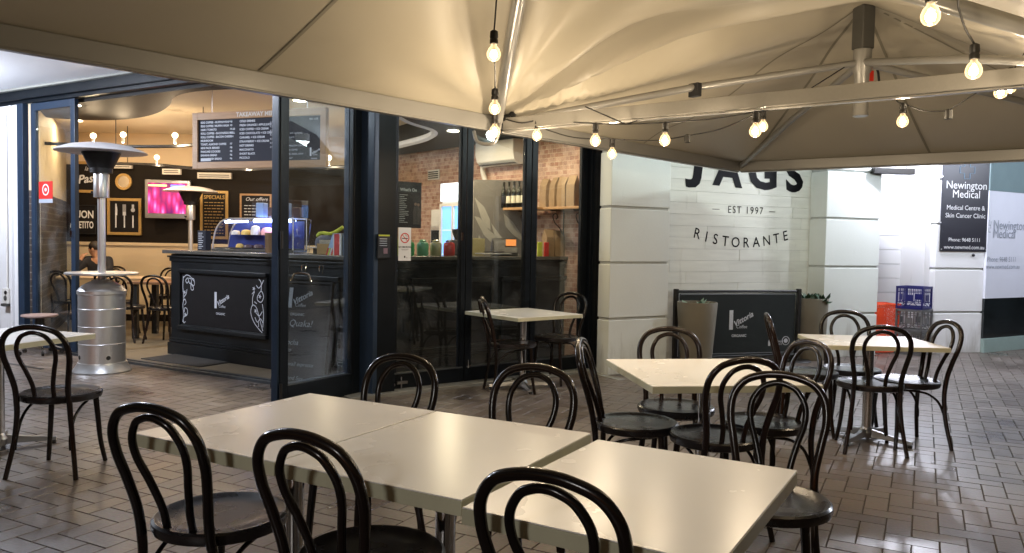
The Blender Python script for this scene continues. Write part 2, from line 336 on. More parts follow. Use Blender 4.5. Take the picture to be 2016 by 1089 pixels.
def brick_mat(name, c1, c2, mortar, sc, bw=.5, rh=.25, bump=.3, ms=.02):
    m = bpy.data.materials.new(name); m.use_nodes = True; n = m.node_tree; L = n.links.new; b = n.nodes['Principled BSDF']
    tc = n.nodes.new('ShaderNodeTexCoord'); sp = n.nodes.new('ShaderNodeSeparateXYZ'); L(tc.outputs['Object'], sp.inputs[0])
    # distance along the wall, whatever its heading
    ad = n.nodes.new('ShaderNodeMath'); ad.operation = 'SUBTRACT'; L(sp.outputs[0], ad.inputs[0]); L(sp.outputs[1], ad.inputs[1])
    cb = n.nodes.new('ShaderNodeCombineXYZ'); L(ad.outputs[0], cb.inputs[0]); L(sp.outputs[2], cb.inputs[1])
    br = n.nodes.new('ShaderNodeTexBrick'); br.inputs['Scale'].default_value = sc; br.inputs['Color1'].default_value = (*c1, 1); br.inputs['Color2'].default_value = (*c2, 1); br.inputs['Mortar'].default_value = (*mortar, 1)
    br.inputs['Mortar Size'].default_value = ms; br.inputs['Brick Width'].default_value = bw; br.inputs['Row Height'].default_value = rh; L(cb.outputs[0], br.inputs['Vector'])
    nz = n.nodes.new('ShaderNodeTexNoise'); nz.inputs['Scale'].default_value = 9; nz.inputs['Detail'].default_value = 5; L(tc.outputs['Object'], nz.inputs['Vector'])
    mx = n.nodes.new('ShaderNodeMix'); mx.data_type = 'RGBA'; mx.blend_type = 'OVERLAY'; mx.inputs[0].default_value = .5; L(br.outputs['Color'], mx.inputs[6]); L(nz.outputs['Fac'], mx.inputs[7])
    L(mx.outputs[2], b.inputs['Base Color']); b.inputs['Roughness'].default_value = .6
    bp = n.nodes.new('ShaderNodeBump'); bp.inputs['Strength'].default_value = bump; bp.invert = True; bp.inputs['Distance'].default_value = .01; L(br.outputs['Fac'], bp.inputs['Height']); L(bp.outputs[0], b.inputs['Normal'])
    return m
M['paver'] = paver_mat()
M['darkbrick'] = brick_mat('dark_grey_brick', (.03, .025, .024), (.07, .05, .045), (.12, .11, .10), 1.0, .26, .085, ms=.008)
M['tile'] = brick_mat('pink_mosaic_tile', (.56, .38, .29), (.34, .16, .11), (.60, .45, .34), 1.0, .11, .055, .15, ms=.004)

# ------------------------------------------------------------------ main frames of the place
FT = Fr(-5.98, 9.72, -29.97)          # open folding-door side; a: 0 .. 5.23
FR = Fr(-1.28, 7.10, 37.5)            # glazed side; a: 0 .. 2.85
P1 = Fr(1.046, 8.432, 31.3)           # left white pilaster
P2 = Fr(3.985, 10.05, 22.0)           # middle white pilaster
P3 = Fr(5.73, 10.675, 14.0)           # pilaster with the black sign
TW = Fr(1.60, 9.12, 27.8)             # whitewashed boards
WBF = Fr(6.52, 10.835, 30.0)          # frosted shop window

# ------------------------------------------------------------------ ground
def herringbone():
    u = .1195; mb = MB(); t0 = R(-27.5); cx = Vector((math.cos(t0), math.sin(t0))); cy = Vector((-math.sin(t0), math.cos(t0)))
    org = Vector((0, 0)); rnd = random.Random(3)
    def ok(x, y):
        if y < -.5 or y > 12.6 or x < -8.5 or x > 10.5: return False
        p = Vector((x, y, 0)) - FT.o
        if p.dot(FT.r) < 5.4 and p.dot(-FT.n) > .15: return False
        p = Vector((x, y, 0)) - FR.o
        if p.dot(-FR.n) > .2 and p.dot(FR.r) > -.2 and p.dot(FR.r) < 3.0: return False
        if y > 1.0 and abs(x) > .75 * y + 1.2: return False
        return True
    def one(i, j, w, h):
        c = org + cx * ((i + w / 2) * u) + cy * ((j + h / 2) * u)
        if not ok(c.x, c.y): return
        ta, tb, tz = rnd.uniform(-.003, .003), rnd.uniform(-.003, .003), rnd.uniform(-.0005, .0005); n = len(mb.v)
        for ins, z in ((.0045, 0.0), (.0018, -.006)):
            for sa, sb in ((-1, -1), (1, -1), (1, 1), (-1, 1)):
                a = sa * (w * u / 2 - ins); b = sb * (h * u / 2 - ins); q = c + cx * a + cy * b
                mb.v.append(Vector((q.x, q.y, z + (ta * a + tb * b + tz if z == 0 else 0))))
        mb.f += [(n, n + 1, n + 2, n + 3)] + [(n + 4 + k, n + 4 + (k + 1) % 4, n + (k + 1) % 4, n + k) for k in range(4)]
    for j in range(-100, 150):
        for k in range(-45, 45):
            x = 4 * k + j
            if abs(x) > 140: continue
            one(x, j, 2, 1); one(x + 3, j, 1, 2)
    return mb
struct('brick_paving', herringbone(), M['paver'])
M['grout'] = mat('dark_paver_joint', (.058, .05, .044), .9, var=.3, scale=30)
struct('ground', MB().quad((-200, -200, -.0065), (200, -200, -.0065), (200, 200, -.0065), (-200, 200, -.0065)), M['grout'])
fin = MB().slab([tuple(FT.p(-.2, 0, -.10).xy), tuple(FT.p(5.05, 0, -.10).xy), tuple(FR.p(.1, 0, -.12).xy), tuple(FR.p(2.9, 0, -.12).xy), (-2.0, 14.0), (-8.6, 14.0)], -.005, .012)
struct('interior_floor', fin, M['floor_in'])
M['kerb'] = mat('grey_concrete_strip', (.20, .20, .185), .7, var=.2, scale=6)
struct('kerb_strip', MB().box(FR, -.25, 2.95, -.004, .028, -.1, .14).box(P1, -.1, .0, -.004, .006, -.3, .3), M['kerb'], bevel=.004)
struct('drain_channel', MB().box(FT.at(0, 0, .78), -1.2, 1.7, -.004, .004, -.02, .02), M['darksteel'])

# ------------------------------------------------------------------ cafe building
caf = thing('cafe_building', 'corner cafe with navy folding glass doors and dark framed glazing', 'building', (-1.28, 7.2, 0))
put('column', MB().box(FR, 0, .23, .0, 3.17, -.16, .06), M['blackframe'], caf, bevel=.006)
put('column_cover', MB().box(FT, 5.2, 5.453, 0, 3.17, -.3, -.04), M['navy'], caf, bevel=.006)
put('head_beam', MB().box(FT, -3.2, 5.1, 3.05, 3.17, -.14, .05).box(FT, -3.2, 5.1, 3.005, 3.05, -.09, .0).box(FR, .3, 2.84, 2.93, 3.17, -.14, .03), M['blackframe'], caf, bevel=.004)
put('floor_track', MB().box(FT, .98, 5.1, .0, .035, -.06, -.01).box(FT, .98, 5.1, .0, .028, .01, .05).box(FT, .98, 5.1, .0, .016, -.01, .01), M['track'], caf, bevel=.003)
# posts and leaf at the far left
put('door_post', MB().box(FT, -.14, -.01, 0, 3.004, -.10, .04), M['navy'], caf, bevel=.005)
def leaf(fr, a0, a1, z0, z1, c0, c1, name, st=.085, br=.20, handle=None):
    f = MB().box(fr, a0, a0 + st, z0, z1, c0, c1).box(fr, a1 - st, a1, z0, z1, c0, c1).box(fr, a0 + st, a1 - st, z1 - .09, z1, c0, c1).box(fr, a0 + st, a1 - st, z0, z0 + br, c0, c1)
    for s in (a0 + st, a1 - st - .012): f.box(fr, s, s + .012, z0 + br, z1 - .09, c0 + .008, c1 - .008)
    d = put('door', f, M['navy'] if name == 'n' else M['blackframe'], caf, bevel=.004)
    cc = (c0 + c1) / 2
    put('glass', MB().box(fr, a0 + st + .012, a1 - st - .012, z0 + br, z1 - .09, cc - .004, cc + .004), M['glass'], d)
    return d
d1 = leaf(FT, .06, .97, .02, 3.0, -.07, -.02, 'n')
put('door_bolt', MB().box(FT, .90, .935, 1.38, 1.46, -.02, .0), M['chrome'], d1)
# leaf folded out towards the tables (hinged at the column)
LF = Fr(-1.885, 6.33, math.degrees(math.atan2(.80, .50)))
d2 = leaf(LF, 0, .93, .02, 2.86, -.03, .03, 'b', br=.19)
for z_ in (.1, 1.33, 2.55): put('hinge', MB().tube([LF.p(0, z_, .045), LF.p(0, z_ + .14, .045)], .012), M['darksteel'], d2, smooth=True)
put('edge_seal', MB().box(LF, -.016, 0, .03, 2.85, -.02, .02), M['navy'], d2)
L2 = LF.at(0, 0, -.065)
put('door_edge', MB().box(L2, .02, .11, .02, 2.86, -.03, .03).box(L2, .84, .93, .02, 2.86, -.03, .03).box(L2, .11, .84, 2.77, 2.86, -.03, .03).box(L2, .11, .84, .02, .21, -.03, .03), M['navy'], d2, bevel=.004)
# fixed folded panels of the right side
for k, (a0, a1) in enumerate(((.235, 1.045), (1.055, 1.865), (1.875, 2.66))):
    dd = leaf(FR, a0, a1, .03, 2.93, -.08, -.02, 'b', st=.07 if k else .05, br=.15)
    put('threshold_seal', MB().box(FR, a0 + .02, a1 - .02, .165, .178, -.02, -.008), M['track'], dd)
    if k == 0:
        put('floor_bolt', MB().box(FR, a0 + .05, a0 + .16, .075, .10, -.02, .012).tube([FR.p(a0 + .10, .03, .0), FR.p(a0 + .10, .14, .0)], .006).disc(FR, a0 + .03, .07, .012, -.02, -.008), M['castmetal'], dd)
        put('handle', MB().box(FR, a1 - .055, a1 - .035, 1.42, 1.50, -.02, -.005), M['chrome'], dd)
    if k == 1: put('handle', MB().box(FR, a0 + .03, a0 + .045, .16, .24, -.02, -.006), M['chrome'], dd)
put('jamb', MB().box(FR, 2.67, 2.84, 0, 2.93, -.12, .03).box(FR, 2.70, 2.74, 0, 2.93, .03, .045), M['blackframe'], caf, bevel=.004)
# interior shell
BW = Fr(-7.45, 12.95, 0)
put('dark_wall', MB().box(BW, 0, 6.2, 1.29, 2.56, -.15, 0), M['darkwall'], caf)
put('upper_wall', MB().box(BW, 0, 6.2, 2.56, 3.1, -.15, -.01), M['interior_white'], caf)
put('dado', MB().box(BW, 0, 6.2, .12, 1.26, -.15, .0).box(BW, 0, 6.2, 1.25, 1.30, -.15, .03), M['interior_white'], caf)
put('skirting', MB().box(BW, 0, 6.2, 0.01, .12, -.15, .015), M['darkwall'], caf)
LWd = math.degrees(math.atan2(12.95 - 9.74, -7.45 + 6.0))
LW = Fr(-7.45, 12.95, LWd - 180)
ll = math.hypot(12.95 - 9.74, 1.45)
put('brick_wall', MB().box(LW, 0, ll, .01, 1.95, -.12, 0), M['darkbrick'], caf)
put('side_wall', MB().box(LW, 0, ll, 1.95, 3.1, -.12, -.004), M['interior_white'], caf)
TL = Fr(-2.05, 12.95, -50.4)
put('tiled_wall', MB().box(TL, 0, 4.85, .01, 3.1, -.12, 0), M['tile'], caf)
put('ceiling', MB().slab([tuple(FT.p(-.1, 0, -.14).xy), tuple(FT.p(5.2, 0, -.14).xy), tuple(FR.p(.0, 0, -.14).xy), tuple(FR.p(2.9, 0, -.14).xy), (-1.8, 13.2), (-7.8, 13.2)], 3.08, 3.15), M['ceil'], caf)
edge = crom([Vector((-6.37, 10.44, 0)), Vector((-6.13, 10.71, 0)), Vector((-5.61, 10.79, 0)), Vector((-5.05, 10.55, 0)), Vector((-4.54, 10.08, 0)), Vector((-4.10, 9.44, 0)), Vector((-3.87, 8.99, 0)), Vector((-3.63, 8.69, 0)), Vector((-3.33, 8.49, 0)), Vector((-2.85, 8.34, 0)), Vector((-2.39, 8.24, 0))], 5)
poly = [(p.x, p.y) for p in edge] + [tuple(FT.p(4.6, 0, -.12).xy), tuple(FT.p(-.1, 0, -.12).xy)]
put('bulkhead', MB().slab(poly, 2.97, 3.076), M['bulkhead'], caf)
edge2 = crom([Vector((-1.35, 7.75, 0)), Vector((-1.25, 9.0, 0)), Vector((-1.0, 9.8, 0)), Vector((-1.15, 10.6, 0)), Vector((-1.7, 11.6, 0)), Vector((-2.4, 12.8, 0))], 5)
poly2 = [(p.x, p.y) for p in edge2] + [(-2.1, 12.93), (1.0, 9.3), tuple(FR.p(2.75, 0, -.16).xy), tuple(FR.p(.45, 0, -.16).xy)]
put('bar_bulkhead', MB().slab(poly2, 2.77, 3.076), M['bulkhead'], caf)
put('bulkhead_trim', MB().tube([Vector((p.x, p.y, 2.80)) for p in edge2], .05, 6), M['soffit'], caf, smooth=True)
put('soffit', MB().slab([tuple(FT.p(-3.2, 0, .05).xy), tuple(FT.p(5.1, 0, .05).xy), tuple(FR.p(0.1, 0, .06).xy), tuple(FR.p(2.9, 0, .05).xy), (2.3, 6.6), (.3, 5.6), tuple(FT.p(4.6, 0, 2.4).xy), tuple(FT.p(-3.2, 0, 2.4).xy)][::1], 3.18, 3.26), M['soffit'], caf)
put('soffit_trim', MB().box(FT, -3.2, 4.9, 3.155, 3.178, .05, .10), M['greyplaster'], caf)
# white pier left of the doors
lp = put('pier', MB().box(FT, -3.2, -.15, 0, 3.05, -.25, -.005).box(FT, -.34, -.30, 0, 3.0, -.005, .03), M['plaster2'], caf, bevel=.004)
put('roof_slab', MB().slab([(-10, 7.6), (-6.5, 9.9), (-1.4, 7.3), (1.1, 9.1), (4, 10.6), (12, 13.5), (12, 20), (-10, 20)], 3.3, 3.5), M['greyplaster'], caf)

# ------------------------------------------------------------------ white building to the right
wb = thing('white_rendered_building', 'white rendered building with grooved pilasters and whitewashed timber recess', 'building', (3.0, 9.6, 0))
def pilaster(fr, wd, dep, grooves, top=3.2, m='plaster'):
    f = MB(); zs = [0] + grooves + [top]; g = .014
    for i in range(len(zs) - 1):
        z0 = zs[i] + (g if i else 0); z1 = zs[i + 1] - (g if i < len(zs) - 2 else 0)
        f.box(fr, 0, wd, z0, z1, -dep, 0)
    q = put('pilaster', f, M[m], wb, bevel=.006)
    for z in grooves: put('groove', MB().box(fr, .012, wd - .012, z - g, z + g, -dep + .01, -.022), M['groove'], q)
pilaster(P1, .835, .20, [.603, 1.209, 1.81, 2.41])
pilaster(P2, .91, .36, [.56, 1.17, 1.79, 2.40])
pilaster(P3, .80, .40, [.56, 1.155, 1.76, 2.36], m='plaster2')
# whitewashed boards: separate boards with staggered butt joints
bm_ = MB(); rnd = random.Random(5); zz = .0; row = 0
while zz < 3.15:
    h = .137; a = -.1 - rnd.random() * .8
    while a < 2.75:
        l = rnd.uniform(.9, 1.7); a1 = min(a + l, 2.75)
        if a1 > 0: bm_.box(TW, max(a, -.02), a1 - .003, zz + .0025, min(zz + h, 3.2), -.02, rnd.uniform(-.002, .001))
        a = a1 + (0 if a1 < 2.75 else 1)
    zz += h; row += 1
def board_mat():
    m = mat('whitewashed_boards', (.73, .73, .66), .65, var=.14, scale=2.2, stretch=(1, 1, 9), bump=.15, bscale=30)
    n = m.node_tree; b = n.nodes['Principled BSDF']; src = b.inputs['Base Color'].links[0].from_socket
    g = n.nodes.new('ShaderNodeNewGeometry'); mr = n.nodes.new('ShaderNodeMapRange'); mr.inputs[3].default_value = .95; mr.inputs[4].default_value = 1.03; n.links.new(g.outputs['Random Per Island'], mr.inputs[0])
    mx = n.nodes.new('ShaderNodeMix'); mx.data_type = 'RGBA'; mx.blend_type = 'MULTIPLY'; mx.inputs[0].default_value = 1
    n.links.new(src, mx.inputs[6]); n.links.new(mr.outputs[0], mx.inputs[7]); n.links.new(mx.outputs[2], b.inputs['Base Color']); return m
M['boards'] = board_mat(); grime(M['boards'], .7)
tb = put('timber_wall', bm_, M['boards'], wb)
put('timber_backing', MB().box(TW, -.05, 2.7, 0, 3.2, -.2, -.024), M['groove'], wb)
# lettering painted on the boards
def on(fr, x, y, z=None):
    q = Vector((x, y, 0)) - Vector((fr.o.x, fr.o.y, 0)); return q.dot(fr.r)
lt = MB()
for ch, a, b, rt, sz, wx in (('J', on(TW, 2.20, 9.437), 2.40, -7, .56, 1.35), ('A', on(TW, 2.61, 9.655), 2.325, -2, .56, 1.1), ('G', on(TW, 3.12, 9.925), 2.315, 2, .56, 1.22), ('S', on(TW, 3.60, 10.178), 2.31, 6, .56, 1.18)):
    write(lt, TW, ch, a, b, sz, rot=rt, bold=.022, sx=wx)
a0, a1 = on(TW, 2.653, 9.678), on(TW, 3.10, 9.914); am = (a0 + a1) / 2
write(lt, TW, 'EST 1997', am, 1.856, .125, spacing=1.25)
lt.box(TW, on(TW, 2.402, 9.546), on(TW, 2.501, 9.60), 1.852, 1.858, .001, .003).box(TW, on(TW, 3.23, 9.98), on(TW, 3.324, 10.03), 1.852, 1.858, .001, .003)
word = 'RISTORANTE'; r0, r1 = on(TW, 2.19, 9.435) + .01, on(TW, 3.50, 10.124) - .01; mid = (r0 + r1) / 2; hw = (r1 - r0) / 2
wds = [1, .75, .95, .95, 1.05, 1, 1.05, 1.05, .95, .9]; tot = sum(wds) - wds[0] / 2 - wds[-1] / 2; acc = 0
for i, ch in enumerate(word):
    a = r0 + (acc / tot) * 2 * hw; t = (a - mid) / hw
    write(lt, TW, ch, a, 1.452 + .098 * t * t, .178, rot=13 * t, bold=.001)
    if i < 9: acc += (wds[i] + wds[i + 1]) / 2
put('lettering', lt, M['blackink'], tb)
# niche wall between second and third pilaster
NW = Fr(4.75, 11.0, 14.0)
def block_mat():
    m = mat('white_painted_blockwork', (.80, .80, .82), .6, var=.03); return m
cw = MB(); z = 0
while z < 3.1:
    cw.box(NW, -.1, 1.3, z + .002, z + .196, -.1, 0); z += .2
put('niche_wall', cw, M['plaster2'], wb, bevel=.003)
put('niche_backing', MB().box(NW, -.1, 1.3, 0, 3.2, -.2, -.103), M['groove'], wb)
put('niche_side', MB().box(P3.at(-.04, 0, -.1), -.05, .035, 0, 3.2, -.5, 0), M['plaster2'], wb, bevel=.003)
# shop window with frosted film
sw = MB().box(WBF, 0.0, 3.0, 0, .2, -.1, .01)
put('window_base', MB().box(WBF, 0, 3.0, 0, .195, -.1, .012), mat('pale_green_panel', (.30, .40, .38), .5), wb, bevel=.003)
put('dark_glass', MB().box(WBF, 0, 3.0, .195, .75, -.05, -.01), M['darkwindow'], wb)
fw = put('frosted_glass', MB().box(WBF, 0, 3.0, .75, 2.235, -.05, -.005), mat('frosted_window_film', (.74, .76, .86), .35, var=.03), wb)
put('window_fascia', MB().box(WBF, 0, 3.0, 2.235, 3.2, -.05, .0), M['tealglass'], wb)
ft = MB()
write(ft, WBF, 'Newington', .12, 1.765, .185, align='LEFT'); write(ft, WBF, 'Medical', .12, 1.645, .185, align='LEFT')
write(ft, WBF, 'Phone: 9648 5111', .0, 1.29, .10, align='LEFT'); write(ft, WBF, 'www.newmed.com.au', -.02, 1.19, .095, align='LEFT')
for a, b, w_, h_ in ((.015, 1.755, .012, .08), (.015, 1.755, .045, .012), (.06, 1.715, .012, .10), (.015, 1.67, .012, .06), (.015, 1.66, .05, .012)): ft.box(WBF, a, a + w_, b, b + h_, -.004, -.003)
for i in range(len(ft.v)): pass
put('window_lettering', ft, M['greyink'], fw)
put('soffit', MB().slab([(2.35, 6.65), (1.0, 8.65), (1.2, 8.9), (4.0, 10.3), (6.5, 11.2), (9.5, 12.8), (9.8, 9.6), (5.5, 8.2)], 3.22, 3.3), M['soffit'], wb)

# added fill lamp behind the viewer, then lamps under the soffits
stl = thing('fill_lamp', 'added fill lamp on a tall post behind the viewer', 'fill lamp', (-3.6, -5.2, 0))  # unseen lamp, added behind the camera as fill on tables and metal
put('post', MB().lathe([(.10, 0), (.09, .1), (.055, .3), (.045, 4.2)], (-3.6, -5.2, 0), 16), M['darksteel'], stl, smooth=True)
put('lantern', MB().lathe([(.05, 4.2), (.22, 4.24), (.26, 4.34), (.20, 4.40), (.0, 4.42)], (-3.6, -5.2, 0), 24), emit('fill_lantern', (1, .96, .9), 6), stl, smooth=True)
lamp('fill_lamp_light', 'SPOT', (-3.55, -5.1, 3.95), 300, (1, .97, .93), .5, rot=(R(72), 0, R(-28)), spot=110)
def soffit_lamp(x, y, z, pw, col, lb):
    t = thing('soffit_light', 'round white light fitting under the soffit ' + lb, 'ceiling light', (x, y, z), 'round lights under the soffits')
    put('mount', MB().lathe([(.12, .03), (.12, .16)], (x, y, z), 20), M['whiteplastic'], t, smooth=True)
    put('diffuser', MB().lathe([(0, -.02), (.06, -.012), (.10, .01), (.115, .03)], (x, y, z), 20), emit('cool_lamp_%.1f' % x, col, 12), t, smooth=True)
    lamp('soffit_lamp', 'POINT', (x, y, z - .09), pw, col, .09)
for k, (x, y, z, pw, col) in enumerate(SOFFIT_LAMPS):
    soffit_lamp(x, y, z, pw, col, ['above the far left doors', 'in front of the open doorway', 'before the timber wall', 'before the glazed shopfront', 'before the middle pilaster', 'above the bright niche', 'before the frosted window'][k])
for k, (x, y, z, pw) in enumerate(DOWNLIGHTS):
    o = put('downlight', MB().lathe([(.055, 0.0), (.075, -.004), (.078, .003), (.0, .003)], (x, y, z), 20), emit('warm_lamp_disc_%d' % k, (1, .86, .66), 9), None, smooth=True)
    tag(o, ['recessed downlight in the dark bulkhead by the open door', 'downlight above the cake counter', 'downlight over the middle of the dining room', 'downlight near the picture wall', 'downlight in the bulkhead over the bar', 'downlight over the shelves of paper bags'][k], 'ceiling light', 'recessed downlights')
    lamp('downlight_lamp', 'AREA', (x, y, z - .02), pw, WARM2, .16)

# ------------------------------------------------------------------ canopies
C1 = Vector((-.129, 5.759, 0)); C2 = Vector((2.431, 8.555, 0)); C4 = Vector((2.848, 3.591, 0)); C3 = C4 + C2 - C1
UD = (C2 - C1).normalized(); VD = (C4 - C1).normalized(); LU = (C2 - C1).length; LV = (C4 - C1).length
ZP = 2.218
def cpt(u, v, z=0.0): q = C1 + UD * u + VD * v; return Vector((q.x, q.y, z))
def canopy_z(u, v, side):
    cu = side * LU / 2; vo = abs(v - LV / 2) / (LV / 2); du = (u - cu) / (LU / 2) * side
    uo = du if du > 0 else -.46 * du
    p = 1 - ((vo ** 7 + uo ** 7) ** (1 / 7))
    q = max(0.0, min(1.0, p * 1.03)); z = ZP + .10 + .94 * q ** 1.03
    z -= .03 * math.sin(math.pi * min(max(q, 0), 1)) * 1.0
    d = math.hypot(u, v); ph = math.atan2(v, u)
    e = min(1, q * 6) * (1 if side > 0 else max(.0, 1 - abs(u) / 1.5))
    z += e * .075 * math.exp(-((d - 1.15) / 1.0) ** 2) * math.sin(ph * 13 + .6) + e * .012 * math.exp(-((d - 2.3) / .9) ** 2) * math.sin(ph * 23 + 1)
    z += e * .010 * (noise.noise(Vector((u * .9, v * .9, 3.1)))) + e * .004 * noise.noise(Vector((u * 3, v * 3, 7)))
    return z
def umbrella(side, label):
    c = cpt(side * LU / 2, LV / 2)
    t = thing('patio_umbrella', label, 'umbrella', (c.x, c.y, 0), 'large square cream umbrellas')
    n1, n2 = 64, 60; mb = MB()
    for i in range(n1 + 1):
        u = side * (LU * i / n1)
        for j in range(n2 + 1):
            v = LV * j / n2; mb.v.append(cpt(u, v, canopy_z(u, v, side)))
    for i in range(n1):
        for j in range(n2):
            a = i * (n2 + 1) + j; q = (a, a + 1, a + n2 + 2, a + n2 + 1); mb.f.append(q if side < 0 else q[::-1])
    # small hanging hem round the outer edges
    cn = put('canopy', mb, M['fabric'], t, smooth=True, ang=80)
    sm = MB()
    def seam(f):
        P = [f(k / 24) for k in range(25)]; vs = []
        for k in range(25):
            u, v = P[k]; u2, v2 = P[min(k + 1, 24)]; u0, v0 = P[max(k - 1, 0)]; dx, dy = u2 - u0, v2 - v0; l = math.hypot(dx, dy) or 1
            for s in (1, -1):
                uu, vv = u - s * dy / l * .011, v + s * dx / l * .011; vs.append(cpt(uu, vv, canopy_z(uu, vv, side) - .004))
        sm.add(vs, [(2 * k, 2 * k + 1, 2 * k + 3, 2 * k + 2) for k in range(24)])
    cu, cv = side * LU / 2, LV / 2
    for (u, v) in ((cu, .02), (side * LU - side * .02, cv), (cu, LV - .02)): seam(lambda t_, u=u, v=v: (u + (cu - u) * t_ * .96, v + (cv - v) * t_ * .96))
    for (u, v) in ((side * (LU - .03), .03), (side * (LU - .03), LV - .03)): seam(lambda t_, u=u, v=v: (u + (cu - u) * t_ * .96, v + (cv - v) * t_ * .96))
    put('seam', sm, M['seam'], cn)
    hz = ZP + .60
    # perimeter beams
    def beam(a, b, m, zz=ZP, hh=.10, ww=.045):
        d = (b - a).normalized(); fr = Fr(a.x, a.y, math.degrees(math.atan2(d.y, d.x)), zz)
        l = (b - a).length
        return put('beam', MB().box(fr, 0, l, 0, hh, -ww / 2, ww / 2).box(fr, .02, l - .02, -.012, -.001, -ww / 2 - .012, ww / 2 - .01), m, t, bevel=.004)
    A, B, Cc, D = cpt(0, 0), cpt(side * LU, 0), cpt(side * LU, LV), cpt(0, LV)
    beam(A + UD * side * .03, B, M['whitealu']); beam(B, Cc, M['whitealu']); beam(Cc, D, M['whitealu'])
    if side > 0: beam(A + VD * .04, D - VD * .03, M['whitealu_dirty'], hh=.085, ww=.04)
    for q in (A, B, Cc, D):
        d = (Vector((c.x, c.y, 0)) - q).normalized(); q0 = q + d * .06
        put('arm', MB().tube([(q0.x, q0.y, ZP + .06), (q0.x + (c.x - q0.x) * .5, q0.y + (c.y - q0.y) * .5, ZP + .36), (c.x - d.x * .05, c.y - d.y * .05, hz)], .027 if side > 0 else .038, 12), M['whitealu'], t, smooth=True)
    for f in (.35, .37, .8):
        q = A + (Vector((c.x, c.y, 0)) - A) * f
        if side > 0: put('bolt', MB().ball((q.x, q.y, ZP + .06 + (hz - ZP - .06) * f + .03), .011, 8), M['darksteel'], t, smooth=True)
    ct = (c.x, c.y, 0)
    hb = put('hub', MB().lathe([(.052, 2.42), (.058, 2.425), (.058, 2.43), (.055, 2.44), (.055, 2.74), (.068, 2.76), (.068, 2.92), (.062, 2.925)], ct, 24), M['whitealu'], t, smooth=True)
    hf = Fr(c.x, c.y, 20)
    put('mast', MB().box(hf, -.058, .058, 2.925, ZP + 1.03, -.058, .058), M['greyalu'], hb, bevel=.008)
    if side > 0:
        put('crank_handle', MB().box(hf.at(.105, 0, -.02), -.022, .022, 2.70, 2.78, -.012, .012), mat('red_crank_plastic', (.7, .03, .01), .4), hb, bevel=.004)
        put('crank_pin', MB().tube([hf.p(.07, 2.82, 0), hf.p(.13, 2.83, 0), hf.p(.16, 2.76, 0), hf.p(.17, 2.70, 0)], .009, 6), M['darksteel'], hb, smooth=True)
        q = A + (Vector((c.x, c.y, 0)) - A) * .53
        put('clamp', MB().box(Fr(q.x, q.y, 35), -.025, .025, ZP + .30, ZP + .40, -.045, .045), M['darksteel'], t, bevel=.005)
    for q in ((Cc, D) if side > 0 else (B,)):
        put('post', MB().box(Fr(q.x, q.y, 47), -.04, .04, .0, ZP + .10, -.04, .04).box(Fr(q.x, q.y, 47), -.2, .2, .0, .02, -.2, .2), M['whitealu'], t, bevel=.005)
    return t
um1 = umbrella(-1, 'square cream umbrella reaching over the white tables and the open cafe doors')
um2 = umbrella(1, 'square cream umbrella with its hanging hub and red crank, before the white building')
put('hook', MB().tube(crom([(C1.x - .16, C1.y - .10, ZP - .02), (C1.x - .13, C1.y - .14, ZP - .10), (C1.x - .02, C1.y - .16, ZP - .11), (C1.x + .02, C1.y - .12, ZP - .0), (C1.x + .03, C1.y - .1, ZP + .16), (C1.x + .03, C1.y - .1, ZP + .24)], 5), .013, 8), M['whitealu'], um2, smooth=True)
put('hinge_knot', MB().ball((C1.x + .07, C1.y - .04, ZP + .08), .035, 10).ball((C1.x + .11, C1.y - .02, ZP + .11), .028, 8).box(Fr(C1.x + .02, C1.y - .05, 40), -.05, .05, ZP + .0, ZP + .07, -.02, .02), M['darksteel'], um2)

# ------------------------------------------------------------------ festoon lights
M['bulbglass'] = bpy.data.materials.new('warm_bulb_glass'); _m = M['bulbglass']; _m.use_nodes = True; _n = _m.node_tree; _n.nodes.remove(_n.nodes['Principled BSDF'])
_t = _n.nodes.new('ShaderNodeBsdfTransparent'); _e = _n.nodes.new('ShaderNodeEmission'); _e.inputs[0].default_value = (1, .62, .28, 1); _e.inputs[1].default_value = 1.9
_g = _n.nodes.new('ShaderNodeBsdfGlossy'); _g.inputs[1].default_value = .05
_lw = _n.nodes.new('ShaderNodeLayerWeight'); _lw.inputs[0].default_value = .45
_a = _n.nodes.new('ShaderNodeMixShader'); _b = _n.nodes.new('ShaderNodeMixShader'); _b.inputs[0].default_value = .06
_n.links.new(_lw.outputs['Facing'], _a.inputs[0]); _n.links.new(_t.outputs[0], _a.inputs[1]); _n.links.new(_e.outputs[0], _a.inputs[2])
_n.links.new(_a.outputs[0], _b.inputs[1]); _n.links.new(_g.outputs[0], _b.inputs[2]); _n.links.new(_b.outputs[0], _n.nodes['Material Output'].inputs[0])
M['filament'] = emit('warm_filament', (1, .80, .50), 30)
BULB_W = 6.0
